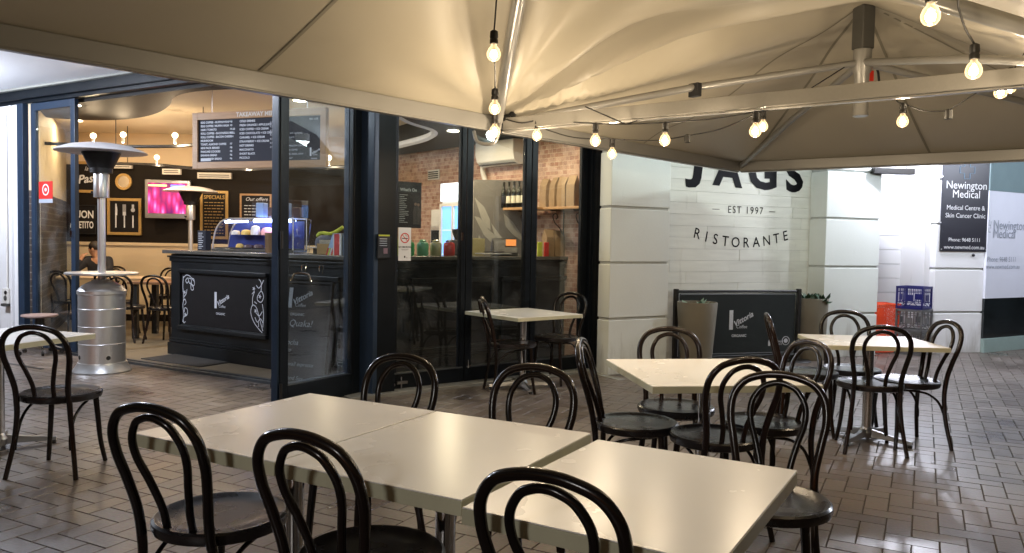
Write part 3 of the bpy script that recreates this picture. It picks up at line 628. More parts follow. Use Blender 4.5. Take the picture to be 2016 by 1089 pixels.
def festoon(label, cables, bulbs, sockets, base):
    t = thing('string_lights', label, 'string lights', base, 'strings of warm bulbs under the umbrellas')
    for pts in cables: put('cable', MB().tube(crom(pts, 6), .0045, 6), M['cable'], t, smooth=True)
    for (x, y, z) in bulbs:
        s = put('socket', MB().lathe([(.008, .095), (.019, .088), (.021, .06), (.018, .052), (.021, .045), (.020, .028), (.015, .026)], (x, y, z), 14), M['cable'], t, smooth=True)
        b = put('bulb', MB().lathe([(.013, .028), (.014, .018), (.026, .004), (.033, -.014), (.034, -.024), (.031, -.038), (.022, -.050), (.010, -.056), (0, -.0575)], (x, y, z), 18), M['bulbglass'], t, smooth=True)
        put('filament', MB().lathe([(0, .0), (.009, -.004), (.017, -.016), (.0185, -.026), (.014, -.038), (0, -.044)], (x, y, z), 10), M['filament'], b, smooth=True)
        lamp('bulb_lamp', 'POINT', (x, y, z - .075), BULB_W, WARM, .02)
    for (x, y, z) in sockets:
        put('empty_socket', MB().lathe([(.008, .03), (.022, .022), (.024, -.03), (.018, -.032)], (x, y, z), 10), M['cable'], t, smooth=True)
def up(p, d=.09): return (p[0], p[1], p[2] + d)
B = {}
def zat(x, y, Y):
    """place a bulb of the strings at its distance Y"""
    v = _f + _rt * ((x - 1008) / 1552) - _up * ((y - 543.5) / 1552); t = Y / v.y; q = Vector((0, 0, CAMZ)) + v * t; return (q.x, q.y, q.z + .02)
b1, b2, b3 = zat(972, 105, 3.9), zat(974, 212, 4.6), zat(974, 258, 4.95)
festoon('string of three warm bulbs hanging below the umbrella arm at the canopy corner', [[(-.05, 3.3, 2.83), (-.07, 3.55, 2.80), up(b1)], [up(b1, .0), (b1[0] - .002, 4.3, b1[2] - .02), up(b2)], [up(b2, 0), up(b3)], [(-.12, 3.2, 2.82), (-.14, 3.5, 2.66)]], [b1, b2, b3], [], (-.1, 4.5, 0))
c1, c2, c3, c4 = zat(1057, 266, 5.55), zat(1172, 276, 5.15), zat(1309, 275, 5.0), zat(1487, 257, 4.6)
hk = (C1.x + .06, C1.y - .1, ZP + .07); jn = zat(1232, 250, 5.1); bm1 = zat(1612, 196, 4.75); hk2 = zat(1152, 215, 5.2)
festoon('string of warm bulbs looped under the stained white beam between the umbrellas', [[hk, (hk[0] + .12, hk[1] - .1, hk[2] - .04), up(c1)], [up(c1), zat(1118, 245, 5.4), up(c2)], [up(c2), jn], [hk2, jn], [jn, up(c3)], [up(c3), zat(1400, 240, 4.8), up(c4)], [up(c4), zat(1560, 215, 4.7), bm1], [jn, zat(1309, 225, 5.05)]], [c1, c2, c3, c4], [zat(1612, 195, 4.72)], (1.0, 5.0, 0))
d1_, d2_, d3_ = zat(1205, 302, 5.9), zat(1353, 277, 5.8), zat(1502, 248, 5.6)
festoon('string of two warm bulbs and one empty socket below the far canopy panel', [[hk, zat(1060, 255, 5.85), zat(1130, 275, 5.9), up(d1_)], [up(d1_), zat(1290, 281, 5.85), up(d2_, .02)], [up(d2_, .02), zat(1420, 258, 5.7), up(d3_)], [up(d3_), zat(1560, 200, 5.7), zat(1662, 137, 5.9)]], [d1_, d3_], [d2_], (2.0, 5.7, 0))
e1, e2, e3, e4 = zat(1777, 238, 4.9), zat(1867, 230, 4.8), zat(1970, 180, 4.4), zat(1989, 170, 4.7)
festoon('string of warm bulbs and one empty socket between the hub and the beam end', [[zat(1752, 180, 5.0), zat(1766, 205, 4.95), up(e1)], [up(e1), zat(1820, 224, 4.85), up(e2, .02)], [up(e2, .02), zat(1920, 190, 4.6), up(e3, .06)], [up(e3, .06), up(e4, .06), zat(2030, 90, 4.6)]], [e1, e3, e4], [e2], (2.7, 4.8, 0))
g1, g2 = zat(1832, 30, 2.9), zat(1917, 138, 3.4)
festoon('pair of warm bulbs hanging closest to the viewer below the umbrella arm', [[zat(1790, -60, 2.8), up(g1)], [zat(1886, 22, 3.2), zat(1900, 65, 3.3), up(g2)], [up(g1), zat(1880, -20, 3.0), zat(1886, 22, 3.2)]], [g1, g2], [], (1.7, 3.1, 0))

# ------------------------------------------------------------------ bentwood chairs
def make_chair(name='bentwood_chair', fm='chair', sm='seat'):
    t = thing(name, 'x', 'chair')
    put('seat', MB().lathe([(0, .466), (.12, .466), (.185, .468), (.197, .474), (.213, .475), (.222, .468), (.224, .452), (.219, .436), (.205, .430), (0, .430)], (.01, 0, 0), 48), M[sm], t, smooth=True)
    half = [(-.190, .148, .44), (-.205, .150, .53), (-.228, .168, .63), (-.254, .184, .72), (-.276, .176, .80), (-.291, .134, .858), (-.299, .066, .884)]
    hoop = [Vector(p) for p in half] + [Vector((-.301, 0, .891))] + [Vector((p[0], -p[1], p[2])) for p in half[::-1]]
    put('back_hoop', MB().tube(crom(hoop, 6), .0162, 10), M[fm], t, smooth=True, ang=80)
    half = [(-.170, .055, .46), (-.190, .058, .54), (-.218, .080, .63), (-.246, .104, .71), (-.266, .103, .775), (-.282, .072, .830), (-.289, .034, .852)]
    inner = [Vector(p) for p in half] + [Vector((-.291, 0, .858))] + [Vector((p[0], -p[1], p[2])) for p in half[::-1]]
    put('inner_hoop', MB().tube(crom(inner, 6), .0128, 10), M[fm], t, smooth=True, ang=80)
    for s in (1, -1):
        P = crom([(-.190, .150 * s, .452), (-.183, .152 * s, .36), (-.190, .168 * s, .2), (-.222, .200 * s, .0)], 5)
        put('leg', MB().tube(P, [.0165 - .003 * i / (len(P) - 1) for i in range(len(P))], 10), M[fm], t, smooth=True)
        P = crom([(.150, .132 * s, .435), (.158, .142 * s, .3), (.165, .155 * s, .14), (.185, .175 * s, .0)], 5)
        put('leg', MB().tube(P, [.0175 - .0045 * i / (len(P) - 1) for i in range(len(P))], 10), M[fm], t, smooth=True)
    half = [(-.196, .158, .165), (-.186, .152, .24), (-.140, .150, .335), (-.06, .150, .392), (.03, .143, .412), (.10, .10, .415)]
    br = [Vector(p) for p in half] + [Vector((.128, 0, .415))] + [Vector((p[0], -p[1], p[2])) for p in half[::-1]]
    put('brace', MB().tube(crom(br, 5), .0085, 8), M[fm], t, smooth=True, ang=80)
    return t
chair0 = make_chair(); _used = [False]
def chair(x, y, deg, label, group='black bentwood cafe chairs outside'):
    if not _used[0]:
        _used[0] = True; chair0.location = (x, y, 0); chair0.rotation_euler = (0, 0, R(deg)); chair0['label'] = label; chair0['group'] = group; return chair0
    return dup(chair0, (x, y, 0), R(deg), label, group)

# ------------------------------------------------------------------ pedestal tables
def table(cx, cy, deg, wd, dp, label, th=.045, br=0.0, zt=.735, group='white topped cafe tables'):
    t = thing('cafe_table', label, 'table', (cx, cy, 0), group); fr = Fr(cx, cy, deg)
    tp = put('table_top', MB().box(fr, -wd / 2 + .001, wd / 2 - .001, zt - .004, zt, -dp / 2 + .001, dp / 2 - .001), M['laminate'], t, bevel=.0015)
    put('edge_band', MB().box(fr, -wd / 2, wd / 2, zt - th, zt - .0042, -dp / 2, dp / 2), M['edge'], tp, bevel=.001)
    put('column', MB().lathe([(.034, .05), (.034, zt - th - .008)], (cx, cy, 0), 24), M['chrome'], t, smooth=True)
    put('top_plate', MB().box(fr, -.12, .12, zt - th - .012, zt - th - .001, -.12, .12), M['darksteel'], t)
    b = MB().lathe([(.05, .02), (.055, .06), (.04, .085), (.034, .10)], (cx, cy, 0), 20)
    ft = MB()
    for k in range(4):
        a = R(deg + 45 + br + 90 * k); d = Vector((math.cos(a), math.sin(a), 0)); c = Vector((cx, cy, 0)); s = Vector((-d.y, d.x, 0))
        def sec(rr, w_, z0, z1): return [c + d * rr - s * w_ + Vector((0, 0, z0)), c + d * rr + s * w_ + Vector((0, 0, z0)), c + d * rr + s * w_ * .6 + Vector((0, 0, z1)), c + d * rr - s * w_ * .6 + Vector((0, 0, z1))]
        vs = sec(.03, .026, .028, .085) + sec(.18, .022, .026, .06) + sec(.33, .020, .022, .045)
        b.add(vs, [(0, 3, 2, 1), (8, 9, 10, 11)] + [(i + j * 4, i + j * 4 + 4, (i + 1) % 4 + j * 4 + 4, (i + 1) % 4 + j * 4)[::-1] for j in range(2) for i in range(4)])
        q = c + d * .31; ft.lathe([(.018, 0), (.020, .012), (.012, .024)], (q.x, q.y, 0), 12)
    bb = put('base', b, M['castmetal'], t, bevel=.003); put('foot', ft, M['cable'], bb, smooth=True)
    return t
def ctr(x, y, th, s, t_, i=.5, j=.5):
    a = Vector((math.cos(th), math.sin(th))); b = Vector((-a.y, a.x)); q = Vector((x, y)) + a * i * s + b * j * t_; return q
TA = (-1.298, 2.686, -.502, .672, .863)
q = ctr(*TA, .5, .5); table(q.x, q.y, math.degrees(-.502), .666, .863, 'leftmost of the three white tables pushed together in front', br=0)
q = ctr(*TA, 1.5, .5); table(q.x, q.y, math.degrees(-.502), .666, .863, 'middle one of the three white tables pushed together in front')
TC = (-.119, 1.998, -.532, .668, .843)
q = ctr(*TC); table(q.x, q.y, math.degrees(-.532), .668, .843, 'right of the three white tables in front, reflecting bulbs', zt=.731)
T4 = (.683, 3.75, .14, .875, .876)
q = ctr(*T4); table(q.x, q.y, math.degrees(.14), .875, .876, 'white table ringed by four chairs before the taupe planter', th=.036)
T5 = (2.201, 5.472, -.065, .842, .679)
q = ctr(*T5); table(q.x, q.y, math.degrees(-.065), .842, .679, 'white table with wood edge nearest the milk crates', th=.032)
T6 = (.062, 7.034, .680, .802, .817)
q = ctr(*T6); table(q.x, q.y, math.degrees(.68), .802, .817, 'white table standing against the dark shopfront glass', th=.034, br=20)
K = Vector((-2.861, 5.405)); a_ = Vector((math.cos(R(252)), math.sin(R(252)))); b_ = Vector((a_.y, -a_.x)); q = K + a_ * .4 + b_ * .4
table(q.x, q.y, 252, .8, .8, 'white table cut off by the frame beside the patio heater', th=.036)

# chairs round them
nrm = -.502 + math.pi / 2; nd = math.degrees(nrm)
chair(-2.70, 4.70, 92, 'chair with its back to us at the white table by the patio heater')
chair(-.985, 2.655, 67, 'front chair at the left end of the joined tables, warm light on its seat')
chair(-.415, 2.34, 61, 'front chair at the middle of the joined tables, seat just in frame')
chair(.22, 2.015, 62, 'closest chair, its hoop overlapping the seam of the right joined table')
chair(-.61, 3.26, 244, 'far side chair at the joined tables, seen against the navy column')
chair(-.02, 3.03, 244, 'far side chair at the joined tables, hoop below the table by the glass')
chair(.985, 2.93, 247, 'chair with large hoop at the right corner of the joined tables')
chair(.665, 4.17, -14, 'chair seen edge on at the left side of the table with four chairs')
chair(.975, 4.60, 268, 'chair facing us on the far side of the table before the taupe planter')
chair(1.03, 3.90, 102, 'chair with its back to us tucked under the table before the taupe planter')
chair(1.385, 4.24, 200, 'chair facing left at the right side of the table with four chairs')
chair(2.68, 6.18, 258, 'chair facing us behind the table nearest the milk crates')
chair(2.54, 5.53, 79, 'chair with its back to us at the table nearest the milk crates')
chair(2.875, 5.67, 186, 'chair leaning outward on the right of the table nearest the milk crates')
chair(2.26, 5.99, -12, 'chair seen edge on in front of the black coffee banner')
chair(.01, 7.40, 14, 'left chair at the table against the shopfront glass')
chair(.46, 7.97, 236, 'right chair at the table against the shopfront glass')
chair(-3.62, 4.72, 20, 'chair at the far left, mostly hidden beyond the frame edge')
# ------------------------------------------------------------------ coffee logo, used on counter, board and banner
def logo(mb, fr, a, b, h, c=.003):
    mb.box(fr, a - .11 * h, a + .11 * h, b - .5 * h, b + .5 * h, c - .001, c)
    write(mb, fr, 'Vittoria', a + .70 * h, b + .02 * h, .40 * h, c=c, rot=27, shear=.35, bold=.008 * h)
    write(mb, fr, 'Coffee', a + .62 * h, b - .36 * h, .24 * h, c=c, shear=.15)
    write(mb, fr, 'ORGANIC', a + .48 * h, b - .82 * h, .19 * h, c=c, bold=.004 * h)
def pxa(fr, px, c=0.0, z=1.2):
    """how far along a wall frame the point seen at column px lies"""
    lo, hi = -3.0, 8.0
    def X(a):
        d = fr.p(a, z, c) - Vector((0, 0, CAMZ)); return 1008 + 1552 * d.dot(_rt) / d.dot(_f)
    for _ in range(50):
        m = (lo + hi) / 2
        if X(m) < px: lo = m
        else: hi = m
    return (lo + hi) / 2

# ------------------------------------------------------------------ service counter
CF = Fr(-4.062, 9.381, -33.3); CL = 2.87; Kp = CF.p(CL, 0, 0); C2F = Fr(Kp.x, Kp.y, 39.3); CL2 = 3.25
ct = thing('service_counter', 'black panelled service counter with chalk drawings, inside the open doors', 'counter', (-3.0, 8.9, 0))
kin = .45
cb = MB().box(CF, 0, CL + .02, .012, 1.205, -.55, 0).box(C2F, .08, CL2, .012, 1.205, -.55, 0)
put('body', cb, M['counterblack'], ct, bevel=.004)
put('plinth', MB().box(CF, -.03, CL, .012, .155, -.4, .03).box(CF, -.02, CL, .165, .185, 0, .022).box(CF, -.02, CL, .195, .21, 0, .016).box(C2F, .04, CL2, .012, .155, -.4, .03).box(C2F, .04, CL2, .165, .185, 0, .022).box(C2F, .04, CL2, .195, .21, 0, .016), M['counterblack'], ct, bevel=.004)
put('cornice', MB().box(CF, -.03, CL + .02, 1.165, 1.185, -.5, .035).box(CF, -.015, CL + .02, 1.12, 1.165, -.5, .015).box(C2F, .04, CL2, 1.165, 1.185, -.5, .035).box(C2F, .04, CL2, 1.12, 1.165, -.5, .015), M['counterblack'], ct, bevel=.005)
put('worktop', MB().box(CF, -.09, CL + .05, 1.21, 1.25, -.62, .06).box(C2F, .12, CL2, 1.209, 1.249, -.62, .06), M['countertop'], ct, bevel=.006)
def panel(fr, a0, a1, z0, z1):
    f = MB().box(fr, a0 - .03, a1 + .03, z1, z1 + .045, 0, .045).box(fr, a0 - .03, a1 + .03, z0 - .045, z0, 0, .045).box(fr, a0 - .03, a0 + .006, z0, z1, 0, .03).box(fr, a1 - .006, a1 + .03, z0, z1, 0, .03)
    f.box(fr, a0 - .015, a1 + .015, z1 - .012, z1 - .001, 0, .028).box(fr, a0 - .015, a1 + .015, z0 + .001, z0 + .012, 0, .028)
    p = put('panel', MB().box(fr, a0 + .007, a1 - .007, z0 + .013, z1 - .013, .001, .008), M['blackboard'], ct)
    put('moulding', f, M['counterblack'], p, bevel=.006); return p
p1 = panel(CF, .21, 1.72, .37, .99); p2 = panel(CF, 1.93, 2.80, .37, .99)
panel(C2F, pxa(C2F, 812), pxa(C2F, 966), .26, .97); panel(C2F, pxa(C2F, 990), pxa(C2F, 1120), .26, .97)
lg = MB(); logo(lg, CF, .86, .70, .185, c=.012); put('lettering', lg, M['chalk'], p1)
lg = MB(); logo(lg, CF, 2.34, .74, .25, c=.012); put('lettering', lg, M['chalk'], p2)
ar = MB(); T = .009; cc = .012
for pts in [[(.245, .41), (.27, .50), (.25, .60), (.27, .70), (.25, .82), (.26, .95)], [(.26, .93), (.32, .965), (.38, .955), (.42, .93), (.46, .90)], [(.27, .47), (.33, .50), (.335, .56), (.29, .58), (.275, .53)], [(.26, .70), (.31, .74), (.33, .80)],
            [(.30, .90), (.34, .93), (.36, .90), (.33, .87), (.30, .90)], [(.36, .93), (.41, .92), (.41, .88), (.38, .87), (.36, .90)], [(.42, .93), (.46, .92), (.47, .86), (.43, .84), (.41, .88)], [(.40, .86), (.44, .85), (.45, .80), (.41, .80), (.40, .86)], [(.28, .61), (.31, .64), (.29, .68), (.265, .66)], [(.30, .42), (.27, .40), (.25, .44)],
            [(1.66, .39), (1.60, .43), (1.52, .50), (1.47, .60), (1.50, .68), (1.56, .66), (1.60, .58), (1.64, .48), (1.67, .41)], [(1.50, .67), (1.50, .76), (1.53, .83), (1.49, .80)], [(1.58, .78), (1.64, .84), (1.68, .78), (1.64, .72), (1.58, .74), (1.58, .78)], [(1.64, .84), (1.64, .93), (1.60, .97)], [(1.64, .90), (1.68, .96)], [(1.56, .90), (1.60, .87), (1.64, .90)],
            [(1.54, .55), (1.58, .50), (1.63, .54), (1.67, .50)], [(1.56, .60), (1.61, .57), (1.66, .62)], [(1.60, .50), (1.60, .45)], [(1.66, .70), (1.68, .60), (1.67, .45)], [(1.53, .72), (1.57, .70)]]:
    stroke(ar, CF, pts, T, c=cc)
for a, b in ((.30, .50), (.285, .76), (1.55, .62), (1.62, .78), (1.52, .86)):
    for k in range(5):
        t = 2 * math.pi * k / 5; stroke(ar, CF, [(a, b), (a + .022 * math.cos(t), b + .022 * math.sin(t))], T, c=cc, k=2)
put('chalk_drawing', ar, M['chalk'], p1)

# ------------------------------------------------------------------ things on the counter
D0 = pxa(CF, 418, -.06, 1.26); DF = CF.at(D0, 1.252, -.06, 20); DS = pxa(DF, 594, -.2, 0.1) / 1.42; DF.r = DF.r * DS
dc = thing('cake_display', 'curved glass cake display with blue white light on the counter', 'display case', tuple(DF.p(.6, 0, -.2)))
prof = [(0, 0), (.015, .10), (.05, .22), (.11, .30), (.20, .355), (.32, .375), (1.42, .385)]
put('base', MB().box(DF, -.01, 1.43, 0, .03, -.32, .01), M['countertop'], dc, bevel=.004)
put('glass_cover', MB().prism(DF, prof + [(1.42, .375), (.32, .365), (.205, .345), (.118, .292), (.06, .216), (.025, .098), (.01, 0)], -.30, -.0), M['glass3'], dc)
fr_ = MB()
for c_ in (-.31, .0): fr_.tube([DF.p(a, b, c_) for a, b in [(p.x, p.y) for p in crom([Vector((a, b, 0)) for a, b in prof[:-1]], 4)] + [(1.42, .385), (1.42, .0)]], .009, 6)
put('trim', fr_, M['steel'], dc, smooth=True)
put('shelf', MB().box(DF, .12, 1.38, .185, .192, -.275, -.04), M['glass3'], dc)
put('light_tube', MB().tube([DF.p(.18, .335, -.06), DF.p(.58, .345, -.06)], .012, 8).tube([DF.p(.72, .352, -.03), DF.p(1.36, .356, -.03)], .020, 8), emit('blue_white_tube', (.55, .66, 1), 7), dc, smooth=True)
put('back_panel', MB().prism(DF, [(.03, .03), (.04, .10), (.075, .21), (.13, .285), (.21, .335), (.33, .352), (1.40, .36), (1.40, .03)], -.295, -.285), mat('blue_lit_panel', (.05, .07, .26), .3), dc)
put('lower_deck', MB().box(DF, .03, 1.4, .031, .045, -.28, -.02), M['darksteel'], dc)
q = DF.p(.9, .30, -.15); lamp('display_lamp', 'POINT', tuple(q), 2.4, (.35, .45, 1), .08)
for k, (a, b, c_, r_, h_, m_, nm) in enumerate(((.24, .193, -.2, .05, .05, 'cake_c', 'cream slices'), (.42, .193, -.22, .06, .06, 'cake_a', 'yellow cake'), (.60, .193, -.2, .055, .11, 'cake_c', 'tall white cake'), (.82, .193, -.2, .075, .09, 'cake_b', 'pink domed cake'), (1.05, .193, -.2, .07, .06, 'cake_c', 'pale cake'), (.36, .032, -.15, .045, .06, 'cake_a', 'yellow bun'), (.52, .032, -.15, .06, .05, 'cake_d', 'chocolate cake'), (.70, .032, -.15, .06, .055, 'cake_d', 'dark muffins'), (.90, .032, -.13, .05, .03, 'cake_c', 'small pale pastry'), (1.1, .032, -.15, .06, .05, 'cake_d', 'dark cake'))):
    q = DF.p(a, b, c_); o = put('cake', MB().lathe([(r_, 0), (r_ * 1.04, h_ * .4), (r_ * .85, h_ * .85), (r_ * .3, h_), (0, h_)], tuple(q), 14), M[m_], None, smooth=True)
    tag(o, nm + (' on the glass shelf of the cake display' if b > .1 else ' at the bottom of the cake display'), 'cake', 'cakes in the lit display')
BX = DF.at(.66, .39, -.05)
bx = thing('snack_box', 'clear acrylic box of wrapped snacks standing on the cake display', 'box', tuple(BX.p(.25, 0, -.1)))
put('shell', MB().box(BX, 0, .62, 0, .20, -.16, 0), M['glass3'], bx, bevel=.004)
for k, m_ in enumerate(('paper_blue', 'cake_d', 'paper_blue', 'cake_d')):
    put('packet', MB().box(BX, .03 + .15 * k, .13 + .15 * k, .008, .17 - .05 * (k % 2), -.13, -.03), M[m_], bx, bevel=.01)
MS = CF.at(.34, 1.252, -.12, 8)
ms_ = thing('menu_stand', 'dark leaflet stand at the left end of the cake display', 'menu stand', tuple(MS.p(.06, 0, 0)))
put('card', MB().box(MS, 0, .13, 0, .235, -.02, 0), M['menuboard'], ms_, bevel=.003)
mt = MB()
for k in range(9): mt.box(MS, .015, .015 + .1 * random.uniform(.5, 1), .20 - k * .022, .207 - k * .022, .001, .002)
put('print', mt, M['chalk'], ms_)
put('side_card', MB().box(MS.at(.13, 0, 0, 50), 0, .06, 0, .235, -.015, 0), M['menuboard'], ms_)
q = CF.p(pxa(CF, 529, .0, 1.3), 1.252, .0)
cs = thing('cup_stack', 'stack of kraft paper cups before the cake display', 'paper cups', tuple(q))
for k in range(7): put('cup', MB().lathe([(.032, 0 + .026 * k), (.040, .055 + .026 * k), (.042, .057 + .026 * k), (.041, .060 + .026 * k), (.033, .02 + .026 * k)], tuple(q), 14), M['kraft'], cs, smooth=True)
q = CF.p(pxa(CF, 590, -.2, 1.25), 1.252, -.25)
bl = put('blender_jug', MB().lathe([(.06, 0), (.07, .02), (.07, .10), (.05, .12), (.06, .14), (.085, .34), (.088, .36), (.03, .38)], tuple(q), 8), M['glass3'], None); tag(bl, 'clear plastic jug beside the cake display behind the open glass leaf', 'jug')
q = CF.at(pxa(CF, 612, -.1, 1.25), 1.252, -.18, 12)
nb = thing('napkin_box', 'gold napkin box on the counter with a row of folded napkins', 'napkin holder', tuple(q.p(.1, 0, 0)))
put('box', MB().box(q, 0, .20, 0, .11, -.12, 0), mat('gold_card', (.5, .33, .14), .35, .3), nb, bevel=.004)
for k in range(9): put('napkin', MB().box(q, .02 + .018 * k, .03 + .018 * k, .112, .15, -.11, -.02), M['labelpaper'], nb)
q = CF.at(pxa(CF, 624, -.35, 1.25), 1.252, -.38, 8)
bg_ = thing('cloth_pile', 'grey folded cloths topped by a yellow green vest', 'cloth pile', tuple(q.p(.15, 0, 0)))
put('tray', MB().box(q, -.03, .22, .06, .075, -.1, .14), M['whiteplastic'], bg_, bevel=.004); put('tray_leg', MB().box(q, 0, .02, 0, .06, -.05, .1).box(q, .18, .2, 0, .06, -.05, .1), M['darksteel'], bg_)
put('grey_cloth', MB().lathe([(.17, .078), (.18, .12), (.165, .17), (.12, .20), (0, .205)], tuple(q.p(.15, 0, -.02)), 12, 1, .7), M['greycloth'], bg_, smooth=True)
put('vest', MB().tube(crom([q.p(.0, .185, .04), q.p(.06, .225, .03), q.p(.16, .215, .03), q.p(.24, .24, .02), q.p(.32, .29, 0)], 4), [.012, .02, .024, .022, .016] + [.02] * 12, 8), M['hivis'], bg_, smooth=True)
q = CF.at(pxa(CF, 652, -.02, 1.25), 1.252, -.06, 0)
rb = thing('leaflet_holder', 'white leaflet holder with a red front card on the counter', 'leaflet holder', tuple(q.p(.05, 0, 0)))
put('back_card', MB().prism(q, [(-.14, 0), (-.04, .22), (.10, .22), (.14, 0)], -.03, -.02), M['paper_blue'], rb)
put('red_card', MB().box(q, .0, .075, .0, .215, -.008, 0), M['red'], rb); put('holder', MB().box(q, -.014, .0, 0, .22, -.012, .002).box(q, .075, .10, 0, .22, -.012, .002), M['whiteplastic'], rb)
for k, m_ in enumerate(('red', 'hivis', 'whiteplastic', 'red', 'hivis')): put('leaflet', MB().prism(q, [(-.13 + .024 * k, 0), (-.10 + .024 * k, .07), (-.085 + .024 * k, .07), (-.11 + .024 * k, 0)], -.012, -.008), M[m_], rb)

# canisters along the right arm of the counter
for k, (px, colr, nm) in enumerate(((780, (.55, .60, .04), 'yellow green'), (806, (.02, .28, .08), 'deep green'), (834, (.12, .36, .20), 'pale green'), (860, (.42, .40, .25), 'beige'), (886, (.42, .02, .02), 'red'))):
    q = C2F.p(pxa(C2F, px, -.1, 1.25), 1.25, -.12)
    t = thing('canister', nm + ' canister in the row on the counter behind the glass', 'canister', tuple(q), 'coloured canisters in a row')
    put('body', MB().lathe([(.058, 0), (.064, .01), (.064, .12), (.055, .142), (.035, .15)], tuple(q), 20), mat('canister_%s' % nm.replace(' ', '_'), colr, .3), t, smooth=True)
    put('lid', MB().lathe([(.036, .151), (.038, .165), (.02, .175), (0, .176)], tuple(q), 16), M['darksteel'] if k == 4 else mat('canister_lid_%d' % k, colr, .3), t, smooth=True)
# small till, printer and tray
q = C2F.at(pxa(C2F, 985, -.25, 1.25), 1.25, -.22, -30)
po = thing('cash_register', 'black till with a small orange screen behind the glass', 'cash register', tuple(q.p(.1, 0, 0)))
put('body', MB().prism(Fr(q.o.x, q.o.y, q.deg - 90, q.o.z), [(-.12, 0), (.14, 0), (.14, .04), (.05, .19), (-.02, .21), (-.12, .10)], -.17, .12), M['cable'], po, bevel=.008)
put('screen', MB().box(q.at(.03, .12, .10), 0, .12, 0, .075, 0, .006), emit('orange_screen', (.8, .25, .06), .7), po)
q = C2F.at(pxa(C2F, 950, -.1, 1.25), 1.25, -.05)
tr = thing('tray', 'silver tray of utensils on the bar ledge behind the glass', 'tray', tuple(q.p(.2, 0, 0)))
put('plate', MB().box(q, 0, .42, .02, .032, -.2, 0), M['steel'], tr, bevel=.004)
put('utensil', MB().tube([q.p(.02, .045, -.05), q.p(.3, .05, -.03)], .008, 6).tube([q.p(.1, .045, -.12), q.p(.38, .05, -.07)], .008, 6), M['cable'], tr, smooth=True)
q = C2F.at(pxa(C2F, 925, -.45, 1.25), 1.25, -.5)
bb = thing('cardboard_box', 'plain tan box standing behind the till', 'box', tuple(q.p(.1, 0, 0)))
put('carton', MB().box(q, 0, .26, 0, .20, -.2, 0), mat('tan_card', (.35, .31, .16), .7), bb, bevel=.004); put('flap', MB().box(q, .0, .26, .2005, .205, -.2, -.105), mat('tan_card_flap', (.33, .29, .15), .7), bb)
q = C2F.at(pxa(C2F, 905, -.3, 1.25), 1.25, -.3)
cg = thing('coffee_grinder', 'black coffee grinder beside the till', 'coffee grinder', tuple(q.p(.0, 0, 0)))
put('body', MB().box(q, -.03, .14, 0, .18, -.18, 0), M['cable'], cg, bevel=.015); put('hopper', MB().lathe([(.05, .18), (.08, .27), (.082, .30), (.02, .31)], tuple(q.p(.05, 0, -.09)), 14), M['darksteel'], cg, smooth=True)

# kraft bags: lower row on the counter, upper row on the shelf
def bag(fr, a, w_, h_, dp, label, m_='kraft', z=0):
    f2 = fr.at(a, z, 0, random.uniform(-10, 10)); mb = MB(); rr = random.uniform
    lv = [(0, 1, 1), (.35, 1.03, 1.02), (.72, .97, .92), (.86, 1.0, .5), (1, 1.04, .06)]
    for t, sw, sd in lv:
        for sa, sc in ((-1, 1), (1, 1), (1, -1), (-1, -1)): mb.v.append(f2.p(sa * w_ / 2 * sw + rr(-.004, .004), h_ * t + (rr(-.012, .012) if t == 1 else 0), sc * dp / 2 * sd - dp / 2))
    for i in range(4):
        for k in range(4): mb.f.append((i * 4 + k, i * 4 + (k + 1) % 4, i * 4 + 4 + (k + 1) % 4, i * 4 + 4 + k))
    mb.f += [(3, 2, 1, 0), (16, 17, 18, 19)]
    o = put('paper_bag', mb, M[m_], None); tag(o, label, 'paper bag', 'kraft paper bags by the window'); return o
for k, (px, nm) in enumerate(((1073, 'first from the left'), (1090, 'second from the left'), (1107, 'third from the left'), (1124, 'last on the right'))):
    bag(C2F, pxa(C2F, px, -.1, 1.25), .125, .32, .10, 'kraft paper bag on the counter ledge, ' + nm, z=1.25)
for k, (px, m_, nm) in enumerate(((1064, 'hivis', 'yellow'), (1077, 'red', 'red'))):
    f2 = C2F.at(pxa(C2F, px, .04, 1.25), 1.25, .035); o = put('packet', MB().box(f2, -.035, .035, 0, .17, -.02, .0), M[m_], None, bevel=.006); tag(o, nm + ' packet leaning on the lower row of paper bags', 'packet')
TS = lambda px, c=0, z=1.85: pxa(TL, px, c, z)
sh = thing('wall_shelf', 'long wooden wall shelf on scrolled iron brackets over the bar', 'shelf', tuple(TL.p(3.9, 1.8, 0)))
s0, s1 = TS(990, .40), TS(1139, .28)
put('board', MB().box(TL, s0 + .62, s1, 1.815, 1.845, 0.002, .28).box(TL, s0, s0 + .619, 1.815, 1.845, .06, .40), M['woodframe'], sh, bevel=.003)
for a in (s0 + .12, (s0 + s1) / 2 + .1, s1 - .12):
    fb = Fr(*TL.p(a, 0, 0).xy, TL.deg + 90); bm2 = MB()
    bm2.tube([TL.p(a, 1.81, .02), TL.p(a, 1.50, .02)], .008, 6).tube([TL.p(a, 1.805, .02), TL.p(a, 1.805, .24)], .008, 6)
    bm2.tube(crom([TL.p(a, 1.52, .03), TL.p(a, 1.60, .09), TL.p(a, 1.66, .17), TL.p(a, 1.74, .20), TL.p(a, 1.77, .15), TL.p(a, 1.73, .12), TL.p(a, 1.70, .15)], 4), .007, 6)
    put('bracket', bm2, M['cable'], sh, smooth=True)
for k, (px, nm) in enumerate(((1070, 'leftmost'), (1088, 'second'), (1106, 'third'), (1124, 'rightmost'))):
    bag(TL.at(0, 0, .22), TS(px, .2), .118, .36, .12, 'tall kraft paper bag on the wooden shelf, %s of its row' % nm, z=1.847)
